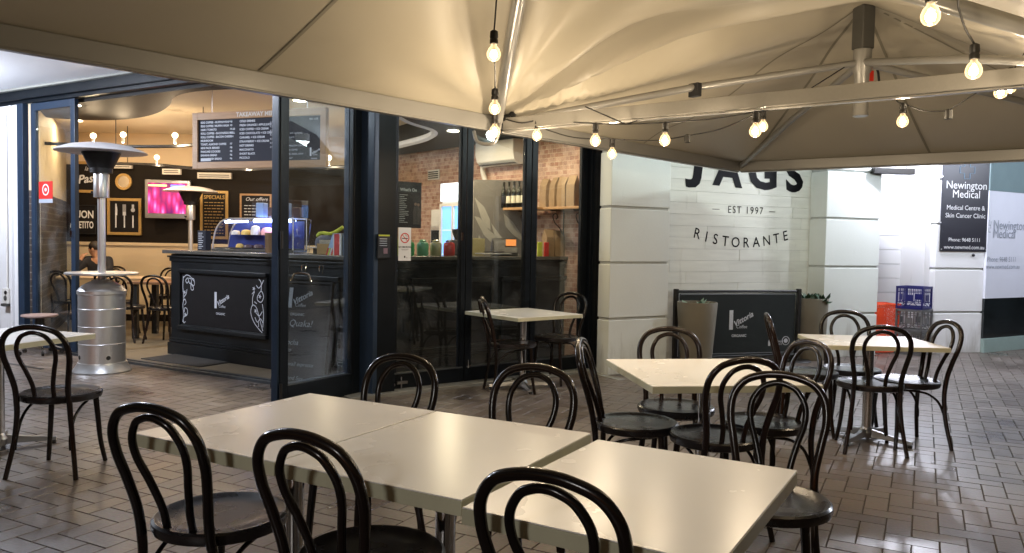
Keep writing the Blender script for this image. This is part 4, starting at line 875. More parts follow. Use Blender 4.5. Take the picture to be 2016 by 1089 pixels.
for k, px in enumerate((992, 1002, 1012, 1022, 1031)):
    q = TL.p(TS(px, .31), 1.846, .31)
    t = thing('wine_bottle', 'dark wine bottle on the wooden shelf, %s from the left' % ('first', 'second', 'third', 'fourth', 'fifth')[k], 'bottle', tuple(q), 'wine bottles on the shelf')
    put('body', MB().lathe([(.036, 0), (.038, .01), (.038, .19), (.030, .225), (.015, .25), (.014, .31), (.016, .315), (.016, .33), (.0, .331)], tuple(q), 16), M['bottle'], t, smooth=True)
    put('label', MB().lathe([(.0385, .06), (.0387, .061), (.0387, .15), (.0385, .151)], tuple(q), 16), M['labelpaper'] if k else M['signblack'], t, smooth=True)
sp = thing('splashback', 'grey wall panel with a pale leaf pattern behind the bar', 'wall panel', tuple(TL.p(2.9, 1.0, 0)))
_pa = TL.p(pxa(TL, 932, .58, 1.8), 0, .58); _pb = TL.p(pxa(TL, 1034, .03, 1.8), 0, .03)
SB = Fr(_pa.x, _pa.y, math.degrees(math.atan2(_pb.y - _pa.y, _pb.x - _pa.x))); g0, g1 = 0.0, (_pb - _pa).length
put('panel', MB().box(SB, g0, g1, 1.0, 2.21, -.028, 0), mat('grey_panel', (.14, .13, .12), .5), sp)
lf = MB(); am = (g0 + g1) / 2
for P in ([(g0 + .02, 1.98), (g0 + .22, 1.86), (g0 + .34, 1.70), (g0 + .36, 1.56), (g0 + .20, 1.64), (g0 + .12, 1.80)], [(g0 + .02, 1.74), (g0 + .14, 1.72), (g0 + .30, 1.58), (g0 + .55, 1.44), (g0 + .95, 1.26), (g0 + .90, 1.16), (g0 + .55, 1.30), (g0 + .22, 1.50)],
          [(g0 + .62, 1.78), (g0 + .80, 1.68), (g0 + .98, 1.52), (g0 + 1.02, 1.42), (g0 + .80, 1.52), (g0 + .66, 1.62)], [(g0 + .36, 1.66), (g0 + .60, 1.46), (g0 + .70, 1.40), (g0 + .66, 1.34), (g0 + .46, 1.46)], [(g0 + .12, 1.50), (g0 + .26, 1.36), (g0 + .14, 1.16), (g0 + .06, 1.30)]):
    P = [(g0 + (a - g0) * (g1 - g0) / 1.06, b) for a, b in P]; lf.prism(SB, P[::-1], .001, .004)
put('leaf_pattern', lf, mat('pale_grey_print', (.30, .29, .26), .5), sp)
# drinks fridge and small cabinet
fg = thing('drinks_fridge', 'tall drinks fridge with glowing blue white door and lit header', 'fridge', tuple(TL.p(2.6, 0, .3)))
fa0, fa1 = pxa(TL, 866, .56, 1.7), pxa(TL, 866, .56, 1.7) + .62
put('body', MB().box(TL, fa0, fa1, .02, 2.20, .01, .53), M['whiteplastic'], fg, bevel=.01)
put('lit_header', MB().box(TL, fa0 + .01, fa1 - .01, 1.95, 2.19, .531, .56), emit('fridge_header_glow', (.80, .88, 1), 1.3), fg)
dr = put('door', MB().box(TL, fa0, fa0 + .04, .1, 1.92, .531, .57).box(TL, fa1 - .04, fa1, .1, 1.92, .531, .57).box(TL, fa0 + .04, fa1 - .04, 1.88, 1.92, .531, .57).box(TL, fa0 + .04, fa1 - .04, .1, .16, .531, .57).box(TL, (fa0 + fa1) / 2 - .02, (fa0 + fa1) / 2 + .02, .16, 1.88, .531, .575), M['whiteplastic'], fg)
put('lit_glass', MB().box(TL, fa0 + .041, fa1 - .041, .161, 1.879, .535, .545), emit('fridge_blue_glow', (.16, .40, 1), 1.1), dr)
put('shelf', MB().box(TL, fa0 + .045, fa1 - .045, 1.55, 1.57, .546, .55).box(TL, fa0 + .045, fa1 - .045, 1.22, 1.24, .546, .55), emit('fridge_shelf_glow', (.5, .7, 1), .6), dr)
sc_ = thing('small_cabinet', 'cream topped cabinet with a dark glass door left of the drinks fridge', 'cabinet', tuple(TL.p(2.0, 0, .3)))
x0 = pxa(TL, 846, .5, 1.6)
put('body', MB().box(TL, x0, x0 + .4, .02, 1.85, .01, .48), M['whiteplastic'], sc_, bevel=.01)
put('door', MB().box(TL, x0 + .02, x0 + .38, .1, 1.62, .481, .50), M['steel'], sc_, bevel=.004); put('glass', MB().box(TL, x0 + .05, x0 + .35, .2, 1.56, .501, .508), M['darkwindow'], sc_)
q = TL.p(x0 + .14, 1.852, .35); o = put('glass_jar', MB().lathe([(.055, 0), (.06, .01), (.06, .28), (.05, .30), (.052, .32)], tuple(q), 14), M['glass3'], None, smooth=True); tag(o, 'clear glass jar on top of the cream cabinet', 'jar')
ac = thing('air_conditioner', 'white split air conditioner high on the pink tiled wall', 'air conditioner', tuple(TL.p(2.9, 2.5, 0)))
a0_ = TS(935, .24, 2.6); a1_ = a0_ + .80
acf = Fr(*TL.p(a0_, 0, 0).xy, TL.deg - 90)
put('body', MB().prism(acf, [(0, 2.44), (.12, 2.42), (.21, 2.48), (.235, 2.58), (.235, 2.74), (0, 2.76)][::-1], -.8, 0), M['whiteplastic'], ac, bevel=.008)
put('louvre', MB().box(TL, a0_ + .04, a0_ + .76, 2.432, 2.445, .05, .2), M['darksteel'], ac)
put('duct', MB().tube(crom([TL.p(a0_ - .02, 2.55, .05), TL.p(a0_ - .06, 2.4, .06), TL.p(a0_ + .02, 2.2, .06), TL.p(a0_ + .05, 1.9, .05)], 5), .035, 10), M['whiteplastic'], ac, smooth=True)
vt = thing('wall_vent', 'slotted white vent on the pink tiled wall', 'vent', tuple(TL.p(1.4, 2.4, 0)))
v0 = TS(842, .02, 2.4)
put('frame', MB().box(TL, v0, v0 + .30, 2.33, 2.48, .002, .02), M['whiteplastic'], vt, bevel=.003)
for k in range(4): put('slat', MB().box(TL, v0 + .02, v0 + .28, 2.35 + .03 * k, 2.365 + .03 * k, .021, .026), M['darksteel'], vt)

# ------------------------------------------------------------------ menu board
MF = Fr(-3.66, 9.05, -19.0)
mn = thing('menu_board', 'long hanging takeaway menu board with timber frame above the counter', 'menu board', (-2.8, 8.8, 2.2))
bd = put('board', MB().box(MF, .07, 1.68, 2.26, 2.735, -.03, -.002), M['menuboard'], mn)
put('frame', MB().box(MF, 0, .07, 2.185, 2.815, -.04, .02).box(MF, 1.68, 1.75, 2.185, 2.815, -.04, .02).box(MF, .07, 1.68, 2.185, 2.26, -.04, .02).box(MF, .07, 1.68, 2.735, 2.815, -.04, .02), M['woodframe'], mn, bevel=.003)
put('hanging_rod', MB().tube([MF.p(.25, 2.815, -.01), MF.p(.25, 3.08, -.01)], .006, 6).tube([MF.p(1.5, 2.815, -.01), MF.p(1.5, 3.08, -.01)], .006, 6), M['steel'], mn)
tx = MB(); write(tx, MF, 'TAKEAWAY MENU', .88, 2.775, .066, c=.0215, bold=.002); put('heading', tx, mat('silver_print', (.62, .58, .52), .5), mn)
tx = MB(); sz = .030
for k, (s_, p_) in enumerate((('EGG COFFEE - MUFFIN/WRAP', '$8'), ('EGG COFFEE / MUFFIN HASH', '$9'), ('HAM / TOMATO', '$9.50'), ('ROLL COFFEE - BACON/EGG ROLL', '$12'), ('ROLL COFFEE - BACON CHEESE', '$14'), ('MUSHROOM', ''), ('TOAST, ALMOND COFFEE', '$7'), ('MINI PACK BERRIES', '$8'), ('PANCAKE COOKIES', '$8'), ('BANANA BREAD', '$6'), ('          , RAISIN BREAD', '$6'))):
    write(tx, MF, s_, .10, 2.705 - .041 * k, sz, c=-.001, align='LEFT', bold=.0012)
    if p_: write(tx, MF, p_, .50, 2.705 - .041 * k, sz, c=-.001, align='LEFT', bold=.001)
for k, s_ in enumerate(('COLD DRINKS', 'FRESH ORANGE / APPLE JUICE', 'ICED COFFEE + ICE CREAM', 'ICED CHOCOLATE + ICE CREAM', 'CARAMEL + ICE CREAM', 'STRAWBERRY + ICE CREAM', 'HOT DRINKS', 'MACCHIATO', 'SHORT BLACK', 'PICCOLO')):
    write(tx, MF, s_, .63, 2.705 - .045 * k, sz * 1.05, c=-.001, align='LEFT', bold=.0014 if k in (0, 6) else .001)
for k in range(7): write(tx, MF, '4.5', 1.03, 2.68 - .045 * k, sz, c=-.001, align='LEFT')
for k, s_ in enumerate(('EXTRAS', '', '', 'DECAF, SOY, ALMOND', 'CHOCOLATE', '', 'MARSHMALLOW COFFEE', 'VANILLA COFFEE', 'CARAMEL BAGEL, SOUP', 'HAZELNUT')):
    if s_: write(tx, MF, s_, 1.20, 2.69 - .045 * k, sz * .8, c=-.001, align='LEFT')
write(tx, MF, 'REG  LGE', 1.53, 2.70, sz * .9, c=-.001, align='LEFT')
logo(tx, MF, 1.55, 2.35, .09, c=-.0008)
tx.box(MF, .10, .24, 2.272, 2.305, -.0015, -.001)
put('lettering', tx, M['chalk'], bd)

# ------------------------------------------------------------------ back wall pictures, television, vents
def picture(x0_, x1_, z0, z1, label, fm='goldframe', fw=.045, cat='picture', c0=.004):
    t = thing('wall_picture', label, cat, ((x0_ + x1_) / 2, 12.93, z0)); f = Fr(0, 12.95, 0)
    put('frame', MB().box(f, x0_, x1_, z1 - fw, z1, c0, .035).box(f, x0_, x1_, z0, z0 + fw, c0, .035).box(f, x0_, x0_ + fw, z0 + fw, z1 - fw, c0, .035).box(f, x1_ - fw, x1_, z0 + fw, z1 - fw, c0, .035), M[fm], t, bevel=.003)
    b = put('board', MB().box(f, x0_ + fw, x1_ - fw, z0 + fw, z1 - fw, c0, .02), M['blackboard'], t); return t, b, f
t, b, f = picture(-7.15, -6.72, 2.10, 2.61, 'gold framed board with the word Pasta, top left of the dark wall'); tx = MB(); write(tx, f, 'Pasta', -6.93, 2.33, .19, c=.022, shear=.3, rot=8, bold=.004); write(tx, f, 'la', -6.98, 2.49, .10, c=.022, shear=.3); put('lettering', tx, M['chalk'], b)
t, b, f = picture(-6.64, -6.08, 1.42, 2.02, 'gold framed picture of knife, fork and spoon beside the heater')
cu_ = MB()
for k, x in enumerate((-6.50, -6.36, -6.22)):
    cu_.box(f, x - .010, x + .010, 1.54, 1.74, .021, .024)
    if k == 0: cu_.prism(f, [(x - .012, 1.74), (x + .022, 1.74), (x + .026, 1.84), (x + .012, 1.93), (x - .008, 1.93)], .021, .024)
    if k == 1:
        cu_.box(f, x - .026, x + .026, 1.74, 1.80, .021, .024)
        for j in (-.020, 0, .020): cu_.box(f, x + j - .005, x + j + .005, 1.80, 1.92, .021, .024)
    if k == 2: cu_.disc(f, x, 1.83, .034, .021, .024, 14); cu_.box(f, x - .018, x + .018, 1.86, 1.92, .021, .0238)
put('cutlery', cu_, M['chalk'], b)
t, b, f = picture(-7.27, -6.82, 1.42, 1.90, 'dark framed BUON APPETITO sign low on the wall', fm='darksteel', fw=.02); tx = MB(); write(tx, f, 'BUON', -7.05, 1.74, .17, c=.022, bold=.004, sx=.78); write(tx, f, 'APPETITO', -7.06, 1.57, .155, c=.022, bold=.004, sx=.56); put('lettering', tx, M['whiteink'], b)
t, b, f = picture(-5.12, -4.66, 1.38, 2.17, 'tall gold framed SPECIALS chalkboard right of the television'); tx = MB(); write(tx, f, 'SPECIALS', -4.89, 2.06, .085, c=.022, bold=.002)
for k in range(11):
    a = -5.05
    while a < -4.76: l = random.uniform(.02, .07); tx.box(f, a, min(a + l, -4.74), 1.97 - .05 * k, 1.982 - .05 * k, .021, .022); a += l + .015
put('lettering', tx, M['goldframe'], b)
t, b, f = picture(-4.47, -3.95, 1.38, 2.13, 'brown framed chalkboard headed with script, above the cake display', fm='woodframe', fw=.03); tx = MB(); write(tx, f, 'Our offers', -4.2, 2.04, .085, c=.022, shear=.3)
for k in range(8):
    a = -4.40
    while a < -4.05: l = random.uniform(.02, .07); tx.box(f, a, min(a + l, -4.02), 1.93 - .05 * k, 1.942 - .05 * k, .021, .022); a += l + .015
put('lettering', tx, M['chalk'], b)
rm = thing('round_mirror', 'small round gold rimmed mirror on the dark wall', 'mirror', (-6.36, 12.93, 2.28))
put('rim', MB().disc(f, -6.37, 2.29, .135, .004, .035, 28, r2=.095), M['goldframe'], rm, bevel=.004); put('mirror_glass', MB().disc(f, -6.37, 2.29, .095, .004, .02, 28), M['chrome'], rm)
tv = thing('television', 'silver framed television showing pink figures on the dark wall', 'television', (-5.6, 12.7, 1.75))
TV = Fr(-5.93, 12.72, 8)
put('case', MB().box(TV, 0, .70, 1.70, 2.32, -.08, 0).box(TV, .25, .45, 1.9, 2.1, -.2, -.08), M['castmetal'], tv, bevel=.008)
def screen_mat():
    m = bpy.data.materials.new('pink_tv_picture'); m.use_nodes = True; n = m.node_tree; L = n.links.new; b = n.nodes['Principled BSDF']
    tc = n.nodes.new('ShaderNodeTexCoord'); v = n.nodes.new('ShaderNodeTexVoronoi'); v.inputs['Scale'].default_value = 9; mp = n.nodes.new('ShaderNodeMapping'); mp.inputs['Scale'].default_value = (1.5, 1, .45); L(tc.outputs['Object'], mp.inputs[0]); L(mp.outputs[0], v.inputs[0])
    cr = n.nodes.new('ShaderNodeValToRGB'); e = cr.color_ramp.elements; e[0].color = (1, .55, .75, 1); e[1].color = (.03, .005, .10, 1); x = e.new(.25); x.color = (.95, .08, .38, 1); x = e.new(.5); x.color = (.5, .01, .12, 1); L(v.outputs['Distance'], cr.inputs[0])
    b.inputs['Base Color'].default_value = (0, 0, 0, 1); L(cr.outputs[0], b.inputs['Emission Color']); b.inputs['Emission Strength'].default_value = 1.0; return m
sc2 = put('screen', MB().box(TV, .05, .65, 1.78, 2.27, .001, .006), screen_mat(), tv)
put('ticker', MB().box(TV, .06, .34, 2.215, 2.24, .007, .009), emit('tv_yellow_bar', (.9, .7, .2), 1.5), sc2); put('caption', MB().box(TV, .4, .62, 2.21, 2.245, .007, .009), emit('tv_blue_bar', (.1, .15, .8), 1.5), sc2)
for k, (x0_, x1_, z0, z1, y, lb) in enumerate(((-6.62, -6.22, 2.50, 2.60, 12.93, 'left of the round mirror'), (-5.62, -5.33, 2.40, 2.49, 12.7, 'above the television'), (-5.15, -4.60, 2.36, 2.46, 12.93, 'above the SPECIALS board'))):
    t = thing('ceiling_vent', 'white vent grille high on the dark wall ' + lb, 'vent', (x0_, y, z0)); f = Fr(0, y, 0)
    put('frame', MB().box(f, x0_, x1_, z0, z1, -.01, .05), M['whiteplastic'], t, bevel=.004); put('slat', MB().box(f, x0_ + .03, x1_ - .03, z0 + .025, z0 + .035, .051, .055).box(f, x0_ + .03, x1_ - .03, z0 + .055, z0 + .065, .051, .055), M['darksteel'], t)
# lamp rails with standing globe bulbs
M['globe'] = emit('warm_globe', (1, .74, .42), 5)
def rail(pts, bulbs, label, rods):
    t = thing('lamp_rail', label, 'rail light', tuple(pts[0])); P = crom(pts, 6)
    put('rail', MB().tube(P, .022, 6), M['darksteel'], t, smooth=True)
    for (x, y, z) in rods: put('rod', MB().tube([(x, y, z), (x, y, 3.08)], .006, 6), M['darksteel'], t)
    for (x, y, z) in bulbs:
        b = put('globe_bulb', MB().ball((x, y, z + .01), .038, 16), M['globe'], t, smooth=True); put('socket', MB().lathe([(.02, -.10), (.02, -.03), (.012, -.028)], (x, y, z), 10), M['steel'], b, smooth=True)
        lamp('rail_bulb_lamp', 'POINT', (x, y, z - .12), 7, WARM2, .05)
rail([(-6.1, 10.3, 2.59), (-5.4, 10.75, 2.62), (-4.6, 10.65, 2.62), (-4.0, 10.2, 2.60), (-3.2, 10.1, 2.60)], [(-5.60, 10.55, 2.72), (-5.35, 10.85, 2.78), (-4.50, 10.52, 2.74)], 'curved dark ceiling rail with three standing globe bulbs', [(-5.4, 10.75, 2.62), (-4.0, 10.2, 2.6)])
rail([(-6.4, 12.2, 2.52), (-5.4, 12.0, 2.49), (-4.4, 11.8, 2.42), (-2.3, 11.0, 2.42)], [(-5.40, 11.98, 2.59), (-2.57, 11.0, 2.53), (-3.9, 11.6, 2.50)], 'straight dark ceiling rail with globe bulbs near the back wall', [(-5.9, 12.1, 2.5), (-3.2, 11.4, 2.42)])

# ------------------------------------------------------------------ heaters
def heater():
    t = thing('patio_heater', 'tall stainless patio heater with mushroom hood, standing before the open doorway', 'patio heater', (0, 0, 0)); c = (0, 0, 0)
    put('base', MB().lathe([(.275, 0), (.28, .012), (.27, .03), (.235, .085), (.232, .10)], c, 40), M['steel'], t, smooth=True)
    bd = put('body', MB().lathe([(.220, .10), (.222, .29), (.225, .295), (.222, .30), (.222, .47), (.225, .475), (.222, .48), (.222, .65), (.225, .655), (.222, .66), (.222, .80), (.232, .81), (.232, .84), (.222, .85)], c, 48), M['steel'], t, smooth=True, ang=30)
    h = MB()
    for a in (228, 312): d = Vector((math.cos(R(a)), math.sin(R(a)), 0)); h.tube([d * .215 + Vector((0, 0, .16)), d * .224 + Vector((0, 0, .16))], .022, 14)
    d = Vector((math.cos(R(200)), math.sin(R(200)), 0)); h.tube([d * .215 + Vector((0, 0, .72)), d * .224 + Vector((0, 0, .72))], .045, 16)
    put('vent_hole', h, M['cable'], bd)
    put('dome', MB().lathe([(.222, .851), (.19, .89), (.12, .93), (.06, .955), (.045, .96)], c, 40), M['steel'], t, smooth=True)
    put('pole', MB().lathe([(.038, .94), (.038, 1.80)], c, 24), M['steel'], t, smooth=True)
    put('table_ring', MB().lathe([(.0385, 1.010), (.33, 1.004), (.345, 1.010), (.345, 1.024), (.33, 1.030), (.0385, 1.026)], c, 48), M['steel'], t, smooth=True)
    nk = put('burner_housing', MB().lathe([(.040, 1.795), (.072, 1.80), (.074, 1.81), (.074, 2.04), (.070, 2.05)], c, 28), M['steel'], t, smooth=True)
    put('control_knob', MB().tube([(-.073, -.02, 1.85), (-.095, -.026, 1.85)], .014, 10), M['cable'], nk, smooth=True)
    put('burner_screen', MB().lathe([(.070, 2.045), (.105, 2.05), (.110, 2.10), (.115, 2.105), (.185, 2.255), (.18, 2.258)], c, 32), M['darksteel'], t, smooth=True)
    put('hood', MB().lathe([(.18, 2.262), (.435, 2.262), (.437, 2.268), (.40, 2.29), (.30, 2.328), (.16, 2.352), (.0, 2.360)], c, 56), mat('satin_aluminium', (.80, .78, .80), .45, .2, var=.05), t, smooth=True, ang=30)
    return t
hh = heater(); hh.location = (-4.25, 8.16, 0)
h2 = dup(hh, (-5.0, 12.25, 0), .6, 'second patio heater with cream lit hood, inside behind the counter'); h2.scale = (.93, .93, .93)

# ------------------------------------------------------------------ signs on doors and column
NSF = FR.at(-.0365, 0, 0)
ps = thing('poster', "dark What's On poster with two people, behind the shopfront glass", 'poster', tuple(FR.p(.45, 1.55, -.06)))
put('sheet', MB().box(FR, 0.312, .56, 1.53, 1.96, -.064, -.058), M['signblack'], ps)
tx = MB(); write(tx, FR, "What's On", .42, 1.885, .040, c=-.0565, bold=.001)
for k in range(16): tx.box(FR, .325, .325 + random.uniform(.05, .10), 1.835 - .017 * k, 1.839 - .017 * k, -.0575, -.0565)
put('lettering', tx, M['whiteink'], ps)
pg = MB()
for hx, hz in ((.497, 1.755), (.528, 1.75)):
    pg.disc(FR, hx, hz, .015, -.0575, -.0568, 14)
put('printed_face', pg, mat('printed_skin', (.30, .19, .14), .6), ps)
put('printed_figure', MB().prism(FR, [(.475, 1.565), (.47, 1.68), (.482, 1.732), (.51, 1.735), (.512, 1.565)], -.0575, -.0569).prism(FR, [(.515, 1.565), (.514, 1.735), (.54, 1.73), (.562, 1.70), (.552, 1.62), (.545, 1.565)], -.0575, -.0569), mat('printed_grey', (.09, .075, .075), .6), ps)
ns = thing('no_smoking_sign', 'white NO SMOKING sign with red barred circle on the glass', 'sign', tuple(FR.p(.41, 1.23, -.04)))
put('plate', MB().box(FR, 0.312, .445, 1.222, 1.532, -.046, -.043), M['whiteink'], ns)
put('red_ring', MB().disc(NSF, .415, 1.435, .048, -.0428, -.0418, 32, r2=.038), M['red'], ns)
rg = MB().prism(NSF, [(.385, 1.462), (.389, 1.467), (.446, 1.409), (.441, 1.404)], -.0416, -.0410); put('red_bar', rg, M['red'], ns)
tx = MB(); tx.box(NSF, .385, .446, 1.427, 1.435, -.0426, -.0418); tx.tube([NSF.p(a, b, -.0422) for a, b in ((.435, 1.443), (.44, 1.452), (.425, 1.458), (.418, 1.466), (.428, 1.468))], .0018, 5)
write(tx, NSF, 'NO SMOKING', .415, 1.350, .0215, c=-.042, bold=.0006); tx.box(NSF, .375, .455, 1.329, 1.331, -.0428, -.042).box(NSF, .385, .445, 1.322, 1.324, -.0428, -.042).box(NSF, .408, .422, 1.25, 1.268, -.0428, -.042).box(NSF, .43, .445, 1.248, 1.251, -.0428, -.042)
put('lettering', tx, M['blackink'], ns)
bh = thing('brochure_holder', 'clear holder of brochures with a yellow strip, fixed to the black column', 'brochure holder', tuple(FR.p(.09, 1.25, .06)))
put('holder', MB().box(FR, .02, .16, 1.245, 1.25, .061, .10).box(FR, .02, .025, 1.25, 1.45, .061, .10).box(FR, .155, .16, 1.25, 1.45, .061, .10).box(FR, .025, .155, 1.25, 1.42, .097, .10), M['glass3'], bh)
put('brochure', MB().box(FR, .03, .15, 1.255, 1.465, .066, .09), M['signblack'], bh); put('yellow_strip', MB().box(FR, .035, .145, 1.447, 1.46, .0905, .092), M['hivis'], bh); put('pink_square', MB().box(FR, .085, .125, 1.29, 1.34, .0905, .092), mat('muted_pink_print', (.35, .20, .24), .6), bh)
tx = MB()
for k in range(4): tx.box(FR, .045, .12, 1.42 - .02 * k, 1.426 - .02 * k, .0905, .0915)
put('lettering', tx, M['chalk'], bh)
rs = thing('door_sticker', 'red and grey warning sticker with a white ring on the left door glass', 'sticker', tuple(FT.p(.3, 1.85, -.03)))
s0_ = pxa(FT, 77, -.04, 1.9); s1_ = pxa(FT, 104, -.04, 1.9)
put('red_field', MB().box(FT, s0_, s1_, 1.84, 2.05, -.0395, -.037), M['red'], rs); put('grey_field', MB().box(FT, s0_, s1_, 1.79, 1.838, -.0395, -.037), M['greyink'], rs)
put('white_ring', MB().disc(FT, (s0_ + s1_) / 2, 1.95, .07, -.0368, -.036, 24, r2=.055).disc(FT, (s0_ + s1_) / 2, 1.95, .022, -.0368, -.036, 14), M['whiteink'], rs)
ot = thing('power_outlet', 'grey weatherproof double power outlet low on the white pier', 'power outlet', tuple(FT.p(-.43, .5, 0)))
put('box', MB().box(FT, -.50, -.36, .53, .72, -.004, .045), M['whiteplastic'], ot, bevel=.008); put('switch', MB().disc(FT, -.41, .67, .024, .0455, .055, 16), M['cable'], ot); put('socket', MB().disc(FT, -.42, .60, .032, .0455, .052, 18), M['greyalu'], ot); put('cover', MB().box(FT, -.49, -.37, .495, .53, .0, .07), M['greyalu'], ot, bevel=.004); put('conduit', MB().tube([FT.p(-.43, .72, .015), FT.p(-.43, 2.9, .015)], .010, 8), M['whiteplastic'], ot, smooth=True)
o = put('door_mat', MB().box(FT, 1.95, 2.95, .0125, .024, -.75, -.18), M['mat_rubber'], None, bevel=.004); tag(o, 'dark rectangular mat on the floor just inside the doorway', 'mat')

# swivel stool
q = (-5.56, 9.26, 0)
st = thing('swivel_stool', 'low round pink topped stool on a chromed star base by the left door', 'stool', q)
put('seat', MB().lathe([(.0, .43), (.17, .435), (.195, .45), (.19, .465), (.0, .475)], q, 30), mat('pinkish_vinyl', (.32, .22, .20), .5), st, smooth=True)
put('hub', MB().lathe([(.05, .30), (.055, .31), (.05, .43)], q, 16), M['cable'], st, smooth=True); put('column', MB().lathe([(.02, .10), (.02, .31)], q, 12), M['chrome'], st, smooth=True)
for k in range(5):
    a = R(72 * k + 20); d = Vector((math.cos(a), math.sin(a), 0)); o_ = Vector(q)
    lg_ = put('leg', MB().tube([o_ + d * .01 + Vector((0, 0, .12)), o_ + d * .14 + Vector((0, 0, .10)), o_ + d * .23 + Vector((0, 0, .065))], .013, 8), M['chrome'], st, smooth=True)
    put('castor', MB().tube([o_ + d * .23 + Vector((-d.y, d.x, 0)) * .012 + Vector((0, 0, .027)), o_ + d * .23 - Vector((-d.y, d.x, 0)) * .012 + Vector((0, 0, .027))], .026, 12), M['cable'], lg_, smooth=True)

# sandwich board behind the glass leaf
AF = Fr(-2.19, 7.52, -22)
af = thing('sandwich_board', 'black sandwich board with chalk writing behind the open glass leaf', 'sandwich board', tuple(AF.p(.25, 0, 0)))
def tilt(mb): return mb
class TF(Fr):
    def __init__(s, fr, lean): s.o = fr.o; s.r = fr.r; s.n = (fr.n * math.cos(lean) + fr.u * math.sin(lean)); s.u = (fr.u * math.cos(lean) - fr.n * math.sin(lean)); s.deg = fr.deg
A1 = TF(AF.at(0, 0, .14), .13)
bd = put('board', MB().box(A1, 0, .56, .03, 1.0, -.02, 0), M['blackboard'], af, bevel=.004)
put('frame', MB().box(A1, -.02, .0, .0, 1.02, -.025, .012).box(A1, .56, .58, 0, 1.02, -.025, .012).box(A1, 0, .56, 1.0, 1.02, -.025, .012), M['darksteel'], af)
A2 = TF(Fr(AF.p(.56, 0, -.14).x, AF.p(.56, 0, -.14).y, AF.deg + 180), .13)
put('rear_board', MB().box(A2, 0, .56, .03, 1.0, -.02, 0), M['blackboard'], af)
put('handle', MB().tube(crom([A1.p(.06, 1.01, -.01), A1.p(.10, 1.02, -.01), A1.p(.14, 1.09, -.01), A1.p(.28, 1.09, -.01), A1.p(.32, 1.02, -.01), A1.p(.36, 1.01, -.01)], 4), .009, 8), M['chrome'], af, smooth=True)
for a in (.22, .42): put('clip', MB().tube(crom([A1.p(a - .02, 1.12, -.02), A1.p(a - .02, 1.17, -.02), A1.p(a + .02, 1.17, -.02), A1.p(a + .02, 1.10, -.02)], 3), .005, 6), M['chrome'], af, smooth=True)
tx = MB(); logo(tx, A1, .12, .86, .19, c=.004)
for k, (s_, z_, z2_) in enumerate((('y Quaka!', .62, .09), ('Mocha', .44, .07), ('mato', .37, .055), ('O  small espresso', .24, .052), ('PS', .16, .05), ('Almond Soy', .11, .055), ('large', .05, .05))): write(tx, A1, s_, .06, z_, z2_, c=.004, align='LEFT', shear=.25)
put('lettering', tx, mat('faded_chalk', (.24, .26, .29), .9, var=.3, scale=60), bd)

# ------------------------------------------------------------------ banner fence, planters
BF = Fr(1.93, 9.24, 16.8); BL = 1.69
fe = thing('banner_fence', 'low black cafe banner fence with white coffee logo before the timber wall', 'banner fence', tuple(BF.p(BL / 2, 0, 0)))
cv = put('banner', MB().box(BF, .05, BL - .05, .10, .845, -.004, .004), M['canvas'], fe)
put('rail', MB().tube([BF.p(.03, .868, 0), BF.p(BL - .03, .868, 0)], .017, 10), M['cable'], fe, smooth=True); put('rail', MB().tube([BF.p(.03, .085, 0), BF.p(BL - .03, .085, 0)], .017, 10), M['cable'], fe, smooth=True)
for a in (0, BL):
    p_ = put('post', MB().box(BF, a - .025, a + .025, .02, .90, -.025, .025), M['cable'], fe, bevel=.006); q = BF.p(a, 0, 0); put('foot_plate', MB().lathe([(.17, 0), (.175, .008), (.16, .018), (.0, .02)], tuple(q), 28), M['cable'], p_, smooth=True)
put('hem_line', MB().box(BF, .06, BL - .06, .832, .838, .0042, .0052).box(BF, .06, BL - .06, .118, .123, .0042, .0052), M['greyink'], cv)
tx = MB(); logo(tx, BF, .745, .525, .235, c=.006)
write(tx, BF, 'RAINFOREST\nALLIANCE', 1.40, .235, .03, c=.006)
tx.disc(BF, 1.52, .26, .055, .0055, .006, 26, r2=.047).disc(BF, 1.52, .26, .028, .0055, .006, 14).prism(BF, [(1.27, .20), (1.30, .20), (1.30, .25), (1.285, .29), (1.27, .25)], .0055, .006)
put('lettering', tx, M['chalk'], cv)
def planter(x, y, rt, rb_, h, label, leaves):
    t = thing('planter', label, 'planter', (x, y, 0), 'tall round taupe planters'); q = (x, y, 0)
    put('pot', MB().lathe([(rb_, 0), (rb_ + .006, .02), (rb_ + (rt - rb_) * .6, h * .55), (rt, h - .01), (rt - .004, h), (rt - .02, h), (rt - .024, h - .06)], q, 48), M['concrete_pot'], t, smooth=True)
    put('soil', MB().lathe([(0, h - .07), (rt - .02, h - .06)], q, 30), M['soil'], t)
    pl = MB(); rn = random.Random(int(x * 10))
    for k in range(leaves):
        a = rn.uniform(0, 6.28); rr = rn.uniform(.02, rt * .75); o_ = Vector((x + rr * math.cos(a), y + rr * math.sin(a), h - .06)); hd = rn.uniform(0, 6.28); l = rn.uniform(.07, .12 if leaves < 20 else .15); up_ = rn.uniform(.2, 1.1)
        d = Vector((math.cos(hd) * math.cos(up_), math.sin(hd) * math.cos(up_), math.sin(up_))); s = Vector((-math.sin(hd), math.cos(hd), 0)) * l * .33; cp = d.cross(s).normalized() * .012
        n = len(pl.v); pl.v += [o_, o_ + d * l * .35 + s * .8 - cp, o_ + d * l * .75 + s * .9 - cp, o_ + d * l * 1.15, o_ + d * l * .75 - s * .9 - cp, o_ + d * l * .35 - s * .8 - cp, o_ + d * l * .6 + cp]
        pl.f += [(n, n + 1, n + 6), (n + 1, n + 2, n + 6), (n + 2, n + 3, n + 6), (n + 3, n + 4, n + 6), (n + 4, n + 5, n + 6), (n + 5, n, n + 6)]
    put('plant', pl, M['leafpale'] if leaves < 20 else M['leaf'], t, smooth=True)
planter(2.125, 9.0, .228, .165, .768, 'taupe planter with sparse pale leaves left of the black banner', 14)
